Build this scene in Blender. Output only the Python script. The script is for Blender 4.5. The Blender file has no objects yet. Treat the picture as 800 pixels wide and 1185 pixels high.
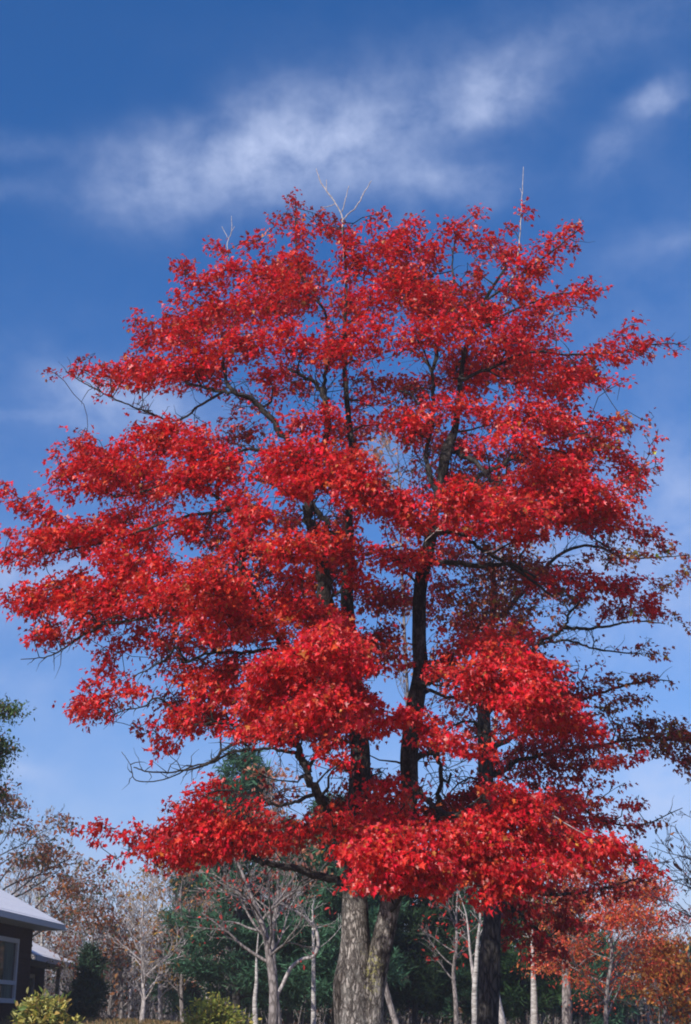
import bpy, math
import numpy as np

# ------------------------------------------------------------------ camera, sky, sun
FPX, CX, CY, PITCH, CZ = 1646.0, 400.0, 592.5, math.radians(20.0), 1.6
SC = bpy.context.scene
COL = SC.collection
cd = bpy.data.cameras.new("camera"); cam = bpy.data.objects.new("camera", cd); COL.objects.link(cam)
cam.location = (0, 0, CZ); cam.rotation_euler = (math.radians(90) + PITCH, 0, 0)
cd.sensor_fit = 'VERTICAL'; cd.sensor_height = 36.0; cd.sensor_width = 24.3
cd.lens = FPX * 36.0 / 1185.0
cd.clip_start = 0.1; cd.clip_end = 6000
cd.dof.use_dof = True; cd.dof.focus_distance = 18.0; cd.dof.aperture_fstop = 3.2
SC.camera = cam

SUN_EL = math.radians(37.0)
SUN_AZ = math.radians(-145.0)                      # measured from +Y towards +X
SUN_DIR = np.array([math.sin(SUN_AZ) * math.cos(SUN_EL), math.cos(SUN_AZ) * math.cos(SUN_EL), math.sin(SUN_EL)])
ld = bpy.data.lights.new("sun", 'SUN'); ld.energy = 4.6; ld.angle = math.radians(0.53); ld.color = (1.0, 0.93, 0.84)
lo = bpy.data.objects.new("sun", ld); COL.objects.link(lo)
from mathutils import Vector
lo.rotation_euler = Vector(SUN_DIR.tolist()).to_track_quat('Z', 'Y').to_euler()

SC.view_settings.view_transform = 'Standard'; SC.view_settings.look = 'None'
SC.view_settings.exposure = 0.18; SC.view_settings.gamma = 1.0; SC.view_settings.use_curve_mapping = False
SC.render.filter_size = 1.9 if hasattr(SC.render, 'filter_size') else 1.5
SC.cycles.filter_width = 1.9
SC.cycles.max_bounces = 8; SC.cycles.transmission_bounces = 5; SC.cycles.diffuse_bounces = 4

def P(x, y, Y):
    """picture coordinates (of the 800x1185 photograph) at world depth Y -> point"""
    x = np.asarray(x, float); y = np.asarray(y, float); Y = np.asarray(Y, float)
    a = (x - CX) / FPX; b = (CY - y) / FPX
    dy = math.cos(PITCH) - math.sin(PITCH) * b; dz = math.sin(PITCH) + math.cos(PITCH) * b
    t = Y / dy
    return np.stack([a * t, dy * t, CZ + dz * t], -1)
def scale_at(p):
    """picture pixels per metre at a point"""
    d = p[..., 1] * math.cos(PITCH) + (p[..., 2] - CZ) * math.sin(PITCH)
    return FPX / d
def proj(p):
    z = p[..., 2] - CZ
    d = p[..., 1] * math.cos(PITCH) + z * math.sin(PITCH)
    v = -p[..., 1] * math.sin(PITCH) + z * math.cos(PITCH)
    return CX + FPX * p[..., 0] / d, CY - FPX * v / d

def nt(tree, kind, **kw):
    n = tree.nodes.new(kind)
    for k, v in kw.items():
        setattr(n, k, v)
    return n
def mth(tree, op, a, b=None, c=None):
    n = tree.nodes.new('ShaderNodeMath'); n.operation = op
    for i, v in enumerate((a, b, c)):
        if v is None: continue
        if isinstance(v, (int, float)): n.inputs[i].default_value = v
        else: tree.links.new(v, n.inputs[i])
    return n.outputs[0]

def make_world():
    w = bpy.data.worlds.new("World"); SC.world = w; w.use_nodes = True
    t = w.node_tree; t.nodes.clear()
    out = nt(t, 'ShaderNodeOutputWorld'); bg = nt(t, 'ShaderNodeBackground'); bg.inputs['Strength'].default_value = 0.118
    sky = nt(t, 'ShaderNodeTexSky', sky_type='NISHITA'); sky.sun_disc = False
    sky.sun_elevation = SUN_EL; sky.sun_rotation = SUN_AZ % (2 * math.pi)
    sky.altitude = 300; sky.air_density = 1.0; sky.dust_density = 0.9; sky.ozone_density = 3.0
    hs = nt(t, 'ShaderNodeHueSaturation'); hs.inputs['Saturation'].default_value = 1.38; hs.inputs['Value'].default_value = 1.0
    t.links.new(sky.outputs[0], hs.inputs['Color'])
    tint = nt(t, 'ShaderNodeMix', data_type='RGBA', blend_type='MULTIPLY'); tint.inputs[0].default_value = 1.0
    tint.inputs[7].default_value = (1.12, 0.935, 1.10, 1)
    t.links.new(hs.outputs[0], tint.inputs[6])
    # thin high cloud, laid out by direction (azimuth and elevation), the same from every camera
    tc = nt(t, 'ShaderNodeTexCoord'); sp = nt(t, 'ShaderNodeSeparateXYZ'); t.links.new(tc.outputs['Generated'], sp.inputs[0])
    X, Y, Z = sp.outputs
    az = mth(t, 'MULTIPLY', mth(t, 'ARCTAN2', X, Y), 57.2958); el = mth(t, 'MULTIPLY', mth(t, 'ARCSINE', Z), 57.2958)
    cmb = nt(t, 'ShaderNodeCombineXYZ')
    t.links.new(mth(t, 'MULTIPLY', az, 0.75), cmb.inputs[0]); t.links.new(el, cmb.inputs[1])
    def noise(scale, detail, rough, off=0.0, dist=0.0):
        n = nt(t, 'ShaderNodeTexNoise'); n.inputs['Scale'].default_value = scale; n.inputs['Detail'].default_value = detail
        n.inputs['Roughness'].default_value = rough; n.inputs['Distortion'].default_value = dist
        mp = nt(t, 'ShaderNodeMapping'); mp.inputs['Location'].default_value = (off, off * 0.7, 0); mp.inputs['Rotation'].default_value = (0, 0, math.radians(-5))
        t.links.new(cmb.outputs[0], mp.inputs[0]); t.links.new(mp.outputs[0], n.inputs['Vector'])
        return n.outputs[0]
    warp = mth(t, 'MULTIPLY', mth(t, 'SUBTRACT', noise(0.35, 3, 0.55), 0.5), 2.4)
    warp2 = mth(t, 'MULTIPLY', mth(t, 'SUBTRACT', noise(0.4, 3, 0.55, 31), 0.5), 2.0)
    fine = noise(0.62, 9, 0.60, 11, 0.15)
    aw = mth(t, 'ADD', az, warp); ew = mth(t, 'ADD', el, warp2)
    # (px, py, rx, ry, strength, tilt)
    CL = [(170, 218, 80, 44, .75, 0), (250, 190, 85, 48, .75, -10), (335, 165, 90, 52, .85, -8), (430, 145, 100, 46, .9, -6), (575, 105, 62, 34, 1.25, -8), (510, 215, 70, 26, .85, 0), (380, 200, 110, 40, .6, 0),
          (757, 114, 34, 17, 1.3, -22), (700, 176, 34, 18, .5, -10), (15, 170, 60, 14, .28, 0), (15, 222, 50, 16, .25, 0), (780, 280, 60, 18, .28, -10),
          (760, 430, 170, 260, .26, 0), (60, 560, 160, 200, .2, 0), (150, 470, 95, 34, 1.25, 8), (30, 485, 100, 8, .28, 3), (770, 560, 80, 50, .7, 0), (40, 680, 120, 40, 1.1, 0), (660, 640, 120, 26, .7, 0), (760, 690, 110, 70, 1.0, 0),
          (30, 900, 40, 18, .7, 20), (20, 800, 60, 30, .3, 0), (770, 920, 70, 50, 1.0, 0), (800, 1080, 40, 22, 1.3, -20), (720, 960, 60, 20, .5, 0), (560, 50, 260, 40, .16, 0), (700, 30, 120, 30, .22, 0), (440, 540, 50, 50, .5, 0), (400, 1080, 900, 300, .62, 0)]
    tot = None
    for (x, y, rx, ry, s, tilt) in CL:
        d = P(x, y, 1.0) - np.array([0, 0, CZ]); d = d / np.linalg.norm(d)
        a0 = math.degrees(math.atan2(d[0], d[1])); e0 = math.degrees(math.asin(d[2]))
        k = FPX * math.pi / 180.0; sx = rx / k / math.cos(math.radians(e0)); sy = ry / k
        dx = mth(t, 'SUBTRACT', aw, a0); dy = mth(t, 'SUBTRACT', ew, e0)
        c, sn = math.cos(math.radians(-tilt)), math.sin(math.radians(-tilt))
        u = mth(t, 'DIVIDE', mth(t, 'ADD', mth(t, 'MULTIPLY', dx, c), mth(t, 'MULTIPLY', dy, sn)), sx)
        v = mth(t, 'DIVIDE', mth(t, 'SUBTRACT', mth(t, 'MULTIPLY', dy, c), mth(t, 'MULTIPLY', dx, sn)), sy)
        r2 = mth(t, 'ADD', mth(t, 'MULTIPLY', u, u), mth(t, 'MULTIPLY', v, v))
        g = mth(t, 'MULTIPLY', mth(t, 'EXPONENT', mth(t, 'MULTIPLY', r2, -1.0)), s)
        tot = g if tot is None else mth(t, 'ADD', tot, g)
    fr = nt(t, 'ShaderNodeMapRange'); fr.inputs['From Min'].default_value = 0.24; fr.inputs['From Max'].default_value = 0.74
    t.links.new(fine, fr.inputs['Value'])
    den = mth(t, 'MULTIPLY', tot, mth(t, 'ADD', mth(t, 'MULTIPLY', fr.outputs[0], 0.80), 0.30))
    den = mth(t, 'MINIMUM', mth(t, 'MULTIPLY', den, 0.43), 0.8)
    mix = nt(t, 'ShaderNodeMix', data_type='RGBA'); t.links.new(den, mix.inputs[0]); t.links.new(tint.outputs[2], mix.inputs[6])
    mix.inputs[7].default_value = (5.0, 5.75, 7.9, 1)
    t.links.new(mix.outputs[2], bg.inputs['Color']); t.links.new(bg.outputs[0], out.inputs[0])
make_world()

# ------------------------------------------------------------------ helpers
def tag(o, label=None, cat=None, group=None, kind=None):
    if label: o['label'] = label
    if cat: o['category'] = cat
    if group: o['group'] = group
    if kind: o['kind'] = kind
    return o
def empty(name, loc, label, cat, group=None):
    o = bpy.data.objects.new(name, None); COL.objects.link(o); o.location = [float(v) for v in loc]
    o.empty_display_size = 0.3
    return tag(o, label, cat, group)

class MB:
    def __init__(s):
        s.v = []; s.f = []; s.n = 0
    def add(s, v, f):
        v = np.asarray(v, np.float32); s.v.append(v)
        s.f.extend([tuple(int(i) + s.n for i in q) for q in f]); s.n += len(v)
    def box(s, c, ax, h):
        """box with centre c, axes ax (3 unit vectors), half sizes h"""
        c = np.asarray(c, float); ax = np.asarray(ax, float)
        vs = [c + ax[0] * h[0] * i + ax[1] * h[1] * j + ax[2] * h[2] * k for k in (-1, 1) for j in (-1, 1) for i in (-1, 1)]
        s.add(vs, [(0, 2, 3, 1), (4, 5, 7, 6), (0, 1, 5, 4), (2, 6, 7, 3), (0, 4, 6, 2), (1, 3, 7, 5)])
    def tube(s, pts, rad, n=6, cap=True, wob=0.0, rng=None):
        pts = np.asarray(pts, float); rad = np.asarray(rad, float); m = len(pts)
        tg = np.gradient(pts, axis=0); tg /= np.linalg.norm(tg, axis=1)[:, None] + 1e-9
        ref = np.array([0.31, 0.94, 0.12]) if abs(tg[0, 2]) > 0.8 else np.array([0.05, 0.1, 1.0])
        a = np.cross(tg, ref); a /= np.linalg.norm(a, axis=1)[:, None] + 1e-9
        b = np.cross(tg, a)
        th = np.linspace(0, 2 * np.pi, n, endpoint=False)
        r = rad[:, None] * np.ones(n)[None]
        if wob and rng is not None:
            ph = rng.uniform(0, 6.28, 4)
            sl = np.arange(m)[:, None]
            r = r * (1 + wob * (np.sin(2 * th[None] + ph[0] + sl * .23) * .5 + np.sin(3 * th[None] + ph[1] + sl * .41) * .35 + np.sin(5 * th[None] + ph[2] + sl * .7) * .25))
        v = pts[:, None] + r[..., None] * (np.cos(th)[None, :, None] * a[:, None] + np.sin(th)[None, :, None] * b[:, None])
        f = []
        for i in range(m - 1):
            for j in range(n):
                k = (j + 1) % n
                f.append((i * n + j, i * n + k, (i + 1) * n + k, (i + 1) * n + j))
        if cap:
            f.append(tuple(range(n))[::-1]); f.append(tuple((m - 1) * n + j for j in range(n)))
        s.add(v.reshape(-1, 3), f)
    def build(s, name, mat, parent=None, smooth=True, origin=None):
        me = bpy.data.meshes.new(name)
        v = np.concatenate(s.v) if s.v else np.zeros((0, 3))
        if parent is not None: v = v - np.array(root_loc(parent), np.float32)
        elif origin is not None: v = v - np.asarray(origin, np.float32)
        lens = np.array([len(q) for q in s.f], np.int32); idx = np.fromiter((i for q in s.f for i in q), np.int32)
        fill(me, v, idx, lens, smooth)
        return link(name, me, mat, parent, origin)
def fill(me, v, idx, lens, smooth=True):
    me.vertices.add(len(v)); me.vertices.foreach_set('co', np.ascontiguousarray(v, np.float32).ravel())
    me.loops.add(len(idx)); me.loops.foreach_set('vertex_index', np.asarray(idx, np.int32))
    me.polygons.add(len(lens)); st = np.concatenate([[0], np.cumsum(lens)[:-1]]).astype(np.int32)
    me.polygons.foreach_set('loop_start', st); me.polygons.foreach_set('loop_total', np.asarray(lens, np.int32))
    me.polygons.foreach_set('use_smooth', np.full(len(lens), bool(smooth)))
    me.update(calc_edges=True)
def root_loc(p):
    v = np.zeros(3)
    while p is not None:
        v = v + np.array(p.location); p = p.parent
    return v
def link(name, me, mat, parent=None, origin=None):
    me.materials.append(mat)
    o = bpy.data.objects.new(name, me); COL.objects.link(o)
    if parent is not None: o.parent = parent
    elif origin is not None: o.location = [float(q) for q in origin]
    return o
def smooth_path(p, k=5):
    p = np.asarray(p, float); out = []
    q = np.concatenate([[2 * p[0] - p[1]], p, [2 * p[-1] - p[-2]]])
    for i in range(1, len(q) - 2):
        t = np.linspace(0, 1, k, endpoint=False)[:, None]
        a, b, c, d = q[i - 1], q[i], q[i + 1], q[i + 2]
        out.append(.5 * ((2 * b) + (c - a) * t + (2 * a - 5 * b + 4 * c - d) * t ** 2 + (3 * b - a - 3 * c + d) * t ** 3))
    out.append(q[-2][None]); return np.concatenate(out)

# leaf outlines: (x across, y along), fan centre first
MAPLE = np.array([(0, .42), (0, 0), (.30, .06), (.40, .20), (.22, .30), (.52, .60), (.18, .60), (0, 1.0), (-.18, .60), (-.52, .60), (-.22, .30), (-.40, .20), (-.30, .06)])
OVAL = np.array([(0, .45), (0, 0), (.26, .3), (.2, .68), (0, 1), (-.2, .68), (-.26, .3)])
NEEDLE = np.array([(0, .5), (0, 0), (.05, .5), (0, 1), (-.05, .5)])
def unit(v): return v / (np.linalg.norm(v, axis=-1, keepdims=True) + 1e-9)
def leaf_mesh(name, mat, pos, tip, nor, size, col, shape, parent, fold=0.28, droop=0.25):
    """one mesh of many leaves; a colour per leaf is kept as a corner-free point attribute"""
    tip = unit(tip); nor = nor - (nor * tip).sum(-1, keepdims=True) * tip; nor = unit(nor); side = np.cross(tip, nor)
    k = len(shape); x = shape[:, 0]; y = shape[:, 1]
    h = fold * np.abs(x) - droop * y ** 2 * .6
    lr = np.random.default_rng(len(pos)); n_ = len(pos)
    wr = lr.uniform(.55, 1.12, (n_, 1)); h = fold * lr.uniform(.2, 2.1, (n_, 1)) * np.abs(x)[None] - droop * lr.uniform(-.6, 2.2, (n_, 1)) * y[None] ** 2 * .6 + lr.normal(size=(n_, 1)) * .35 * x[None] * y[None]
    v = pos[:, None] + size[:, None, None] * (side[:, None] * (x[None] * wr + lr.normal(size=(n_, 1)) * .16 * y[None] ** 2)[..., None] + tip[:, None] * y[None, :, None] + nor[:, None] * h[..., None])
    n = len(pos); v = (v.reshape(-1, 3) - root_loc(parent)).astype(np.float32)
    tri = np.array([(0, i, i % (k - 1) + 1) for i in range(1, k)], np.int32)
    idx = (tri[None] + (np.arange(n, dtype=np.int32) * k)[:, None, None]).ravel()
    me = bpy.data.meshes.new(name)
    fill(me, v, idx, np.full(n * (k - 1), 3, np.int32), False)
    at = me.attributes.new('leafcol', 'FLOAT_COLOR', 'POINT')
    c4 = np.ones((n, k, 4), np.float32); c4[..., :3] = col[:, None]
    at.data.foreach_set('color', c4.ravel())
    return link(name, me, mat, parent)

# ------------------------------------------------------------------ materials
def new_mat(name):
    m = bpy.data.materials.new(name); m.use_nodes = True; t = m.node_tree; t.nodes.clear()
    out = nt(t, 'ShaderNodeOutputMaterial'); return m, t, out
def leaf_mat(name, gloss=0.35, trans=0.45, tmul=(1.25, 0.9, 0.7), rough=0.42):
    m, t, out = new_mat(name)
    at = nt(t, 'ShaderNodeAttribute', attribute_name='leafcol')
    pr = nt(t, 'ShaderNodeBsdfPrincipled'); pr.inputs['Roughness'].default_value = rough
    pr.inputs['Specular IOR Level'].default_value = gloss
    tr = nt(t, 'ShaderNodeBsdfTranslucent'); mul = nt(t, 'ShaderNodeMix', data_type='RGBA', blend_type='MULTIPLY'); mul.inputs[0].default_value = 1
    mul.inputs[7].default_value = (*tmul, 1)
    mx = nt(t, 'ShaderNodeMixShader'); mx.inputs[0].default_value = trans
    t.links.new(at.outputs['Color'], pr.inputs['Base Color']); t.links.new(at.outputs['Color'], mul.inputs[6])
    t.links.new(mul.outputs[2], tr.inputs[0]); t.links.new(pr.outputs[0], mx.inputs[1]); t.links.new(tr.outputs[0], mx.inputs[2])
    t.links.new(mx.outputs[0], out.inputs[0]); return m
def bark_mat(name, c1, c2, scale=9, stretch=0.22, bump=0.6, lichen=None, dist=0.03, bands=False, rough=.9):  # last lichen value: height where the painted crown shade starts
    m, t, out = new_mat(name)
    tc = nt(t, 'ShaderNodeTexCoord'); mp = nt(t, 'ShaderNodeMapping'); mp.inputs['Scale'].default_value = (1, 1, stretch if not bands else 4)
    t.links.new(tc.outputs['Object'], mp.inputs[0])
    n1 = nt(t, 'ShaderNodeTexNoise'); n1.inputs['Scale'].default_value = scale; n1.inputs['Detail'].default_value = 8; n1.inputs['Roughness'].default_value = .65
    vo = nt(t, 'ShaderNodeTexVoronoi', feature='DISTANCE_TO_EDGE'); vo.inputs['Scale'].default_value = scale * 1.6
    t.links.new(mp.outputs[0], n1.inputs['Vector'])
    vm = nt(t, 'ShaderNodeMix', data_type='VECTOR'); vm.inputs[0].default_value = .12
    t.links.new(mp.outputs[0], vm.inputs[4]); t.links.new(n1.outputs['Color'], vm.inputs[5]); t.links.new(vm.outputs[1], vo.inputs['Vector'])
    cr = nt(t, 'ShaderNodeValToRGB'); e = cr.color_ramp.elements
    e[0].position = .32; e[0].color = (*c2, 1); e[1].position = .66; e[1].color = (*c1, 1)
    h = mth(t, 'ADD', mth(t, 'MULTIPLY', mth(t, 'MINIMUM', vo.outputs[0], .25), 1.6 if not bands else .2), mth(t, 'MULTIPLY', n1.outputs[0], .6))
    t.links.new(h if not bands else n1.outputs[0], cr.inputs[0])
    colo = cr.outputs[0]
    if lichen:
        n2 = nt(t, 'ShaderNodeTexNoise'); n2.inputs['Scale'].default_value = 5.5; n2.inputs['Detail'].default_value = 7; n2.inputs['Roughness'].default_value = .7
        t.links.new(tc.outputs['Object'], n2.inputs['Vector'])
        # grey-white crustose patches, and yellow lichen near the fork
        mr = nt(t, 'ShaderNodeMapRange'); mr.inputs['From Min'].default_value = .52; mr.inputs['From Max'].default_value = .60; t.links.new(n2.outputs[0], mr.inputs[0])
        mx = nt(t, 'ShaderNodeMix', data_type='RGBA'); t.links.new(mth(t, 'MULTIPLY', mr.outputs[0], .6), mx.inputs[0]); t.links.new(colo, mx.inputs[6]); mx.inputs[7].default_value = (.36, .35, .32, 1)
        colo = mx.outputs[2]
        sp = nt(t, 'ShaderNodeSeparateXYZ'); t.links.new(tc.outputs['Object'], sp.inputs[0])
        n4 = nt(t, 'ShaderNodeTexNoise'); n4.inputs['Scale'].default_value = 3.1; n4.inputs['Detail'].default_value = 8; n4.inputs['Roughness'].default_value = .72
        t.links.new(mp.outputs[0], n4.inputs['Vector']); m4 = nt(t, 'ShaderNodeMapRange'); m4.inputs['From Min'].default_value = .46; m4.inputs['From Max'].default_value = .58; t.links.new(n4.outputs[0], m4.inputs[0])
        mx4 = nt(t, 'ShaderNodeMix', data_type='RGBA', blend_type='MULTIPLY'); t.links.new(m4.outputs[0], mx4.inputs[0]); t.links.new(colo, mx4.inputs[6]); mx4.inputs[7].default_value = (.22, .20, .19, 1)
        colo = mx4.outputs[2]
        dx = mth(t, 'DIVIDE', mth(t, 'SUBTRACT', sp.outputs[0], lichen[0]), lichen[2]); dz = mth(t, 'DIVIDE', mth(t, 'SUBTRACT', sp.outputs[2], lichen[1]), lichen[3])
        r = mth(t, 'SQRT', mth(t, 'ADD', mth(t, 'MULTIPLY', dx, dx), mth(t, 'MULTIPLY', dz, dz)))
        n3 = nt(t, 'ShaderNodeTexNoise'); n3.inputs['Scale'].default_value = 22; n3.inputs['Detail'].default_value = 9; n3.inputs['Roughness'].default_value = .75; t.links.new(tc.outputs['Object'], n3.inputs['Vector'])
        val = mth(t, 'SUBTRACT', n3.outputs[0], mth(t, 'MULTIPLY', r, .10))
        m2 = nt(t, 'ShaderNodeMapRange'); m2.inputs['From Min'].default_value = .47; m2.inputs['From Max'].default_value = .52; t.links.new(val, m2.inputs[0])
        mx2 = nt(t, 'ShaderNodeMix', data_type='RGBA'); t.links.new(mth(t, 'MULTIPLY', m2.outputs[0], .62), mx2.inputs[0]); t.links.new(colo, mx2.inputs[6]); mx2.inputs[7].default_value = (.48, .46, .16, 1)
        colo = mx2.outputs[2]
        zr = nt(t, 'ShaderNodeMapRange'); zr.inputs['From Min'].default_value = lichen[4]; zr.inputs['From Max'].default_value = lichen[4] + 2.0  # shade inside the crown painted into the upper stems, darker with height
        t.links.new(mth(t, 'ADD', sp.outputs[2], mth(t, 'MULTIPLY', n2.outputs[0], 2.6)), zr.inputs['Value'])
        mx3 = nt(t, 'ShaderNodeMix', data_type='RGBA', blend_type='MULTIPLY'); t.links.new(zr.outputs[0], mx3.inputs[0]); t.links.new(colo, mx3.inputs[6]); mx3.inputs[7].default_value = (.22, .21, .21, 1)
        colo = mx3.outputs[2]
    pr = nt(t, 'ShaderNodeBsdfPrincipled'); pr.inputs['Roughness'].default_value = rough; pr.inputs['Specular IOR Level'].default_value = .2
    bp = nt(t, 'ShaderNodeBump'); bp.inputs['Strength'].default_value = bump; bp.inputs['Distance'].default_value = dist
    t.links.new(h, bp.inputs['Height']); t.links.new(bp.outputs[0], pr.inputs['Normal'])
    t.links.new(colo, pr.inputs['Base Color']); t.links.new(pr.outputs[0], out.inputs[0]); return m
def plain_mat(name, c, rough=.6, spec=.4, var=.12, scale=12, bump=0.0, stretch=(1, 1, 1)):
    m, t, out = new_mat(name)
    tc = nt(t, 'ShaderNodeTexCoord'); mp = nt(t, 'ShaderNodeMapping'); mp.inputs['Scale'].default_value = stretch; t.links.new(tc.outputs['Object'], mp.inputs[0])
    n = nt(t, 'ShaderNodeTexNoise'); n.inputs['Scale'].default_value = scale; n.inputs['Detail'].default_value = 6; t.links.new(mp.outputs[0], n.inputs['Vector'])
    cr = nt(t, 'ShaderNodeValToRGB'); e = cr.color_ramp.elements; e[0].position = .3; e[1].position = .7
    e[0].color = (*[q * (1 - var) for q in c], 1); e[1].color = (*[min(1, q * (1 + var)) for q in c], 1)
    pr = nt(t, 'ShaderNodeBsdfPrincipled'); pr.inputs['Roughness'].default_value = rough; pr.inputs['Specular IOR Level'].default_value = spec
    t.links.new(n.outputs[0], cr.inputs[0]); t.links.new(cr.outputs[0], pr.inputs['Base Color'])
    if bump:
        bp = nt(t, 'ShaderNodeBump'); bp.inputs['Strength'].default_value = bump; bp.inputs['Distance'].default_value = .02
        t.links.new(n.outputs[0], bp.inputs['Height']); t.links.new(bp.outputs[0], pr.inputs['Normal'])
    t.links.new(pr.outputs[0], out.inputs[0]); return m

YT = 19.0                                            # depth of the red maple's trunk
def ground_z(x, y):
    x = np.asarray(x, float); y = np.asarray(y, float)
    s = np.clip((y - 8) / 34.0, 0, 1); s = s * s * (3 - 2 * s)
    u = (1.90 - .30 / (1 + np.exp(-(x + 4.5) * 1.2))) * s + .05 * np.sin(x * .31 + 1) * s + .04 * np.sin(y * .23) * s
    return u + np.clip(y - 60, 0, 400) * .002
fork = P(431, 1110, YT)
base = P(412, 1185, YT); base[2] = float(ground_z(base[0], base[1])) - .05
M = {
    'maple_leaf': leaf_mat('red_leaf', .45, .40, (1.35, .9, .6), .40),
    'leaf': leaf_mat('dull_leaf', .25, .35, (1.1, 1.0, .7), .55),
    'needle': leaf_mat('needle_leaf', .2, .15, (1.0, 1.1, .6), .6),
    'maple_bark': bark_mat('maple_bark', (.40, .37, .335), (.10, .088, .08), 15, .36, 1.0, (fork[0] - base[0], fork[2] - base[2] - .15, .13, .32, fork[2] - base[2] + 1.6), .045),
    'limb_bark': bark_mat('limb_bark', (.06, .053, .05), (.02, .018, .017), 14, .4, .7, None, .02),
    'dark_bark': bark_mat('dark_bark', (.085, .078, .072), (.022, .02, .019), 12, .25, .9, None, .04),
    'grey_bark': bark_mat('grey_bark', (.30, .27, .26), (.12, .105, .10), 8, .4, .4, None, .02),
    'pale_bark': bark_mat('pale_bark', (.52, .48, .46), (.26, .235, .23), 8, .5, .3, None, .01),
    'birch_bark': bark_mat('birch_bark', (.60, .58, .55), (.14, .12, .11), 7, 1, .3, None, .01, True, .7),
    'dead_wood': bark_mat('dead_wood', (.50, .46, .44), (.30, .27, .26), 12, .5, .3, None, .01),
}

# ------------------------------------------------------------------ ground
def make_ground():
    ys = np.concatenate([np.linspace(-60, 0, 8), np.linspace(2, 60, 59), np.linspace(64, 150, 22), np.array([200, 300, 500, 900, 1800, 3000])])
    xs = np.concatenate([[-2500, -900, -400, -200, -120], np.linspace(-80, 80, 81), [120, 200, 400, 900, 2500]])
    X, Y = np.meshgrid(xs, ys); v = np.stack([X, Y, ground_z(X, Y)], -1).reshape(-1, 3); n = len(xs); f = []
    for j in range(len(ys) - 1):
        for i in range(n - 1): f.append((j * n + i, j * n + i + 1, (j + 1) * n + i + 1, (j + 1) * n + i))
    m, t, out = new_mat('dry_grass_ground')
    tc = nt(t, 'ShaderNodeTexCoord'); n1 = nt(t, 'ShaderNodeTexNoise'); n1.inputs['Scale'].default_value = 1.1; n1.inputs['Detail'].default_value = 9; n1.inputs['Roughness'].default_value = .7
    t.links.new(tc.outputs['Object'], n1.inputs['Vector'])
    cr = nt(t, 'ShaderNodeValToRGB'); e = cr.color_ramp.elements; e[0].position = .35; e[0].color = (.075, .085, .03, 1); e[1].position = .65; e[1].color = (.22, .14, .07, 1)
    t.links.new(n1.outputs[0], cr.inputs[0]); pr = nt(t, 'ShaderNodeBsdfPrincipled'); pr.inputs['Roughness'].default_value = .95
    t.links.new(cr.outputs[0], pr.inputs['Base Color'])
    bp = nt(t, 'ShaderNodeBump'); bp.inputs['Strength'].default_value = .6; t.links.new(n1.outputs[0], bp.inputs['Height']); t.links.new(bp.outputs[0], pr.inputs['Normal'])
    t.links.new(pr.outputs[0], out.inputs[0])
    b = MB(); b.add(v, f); tag(b.build('ground', m), kind='structure')
make_ground()

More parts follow.
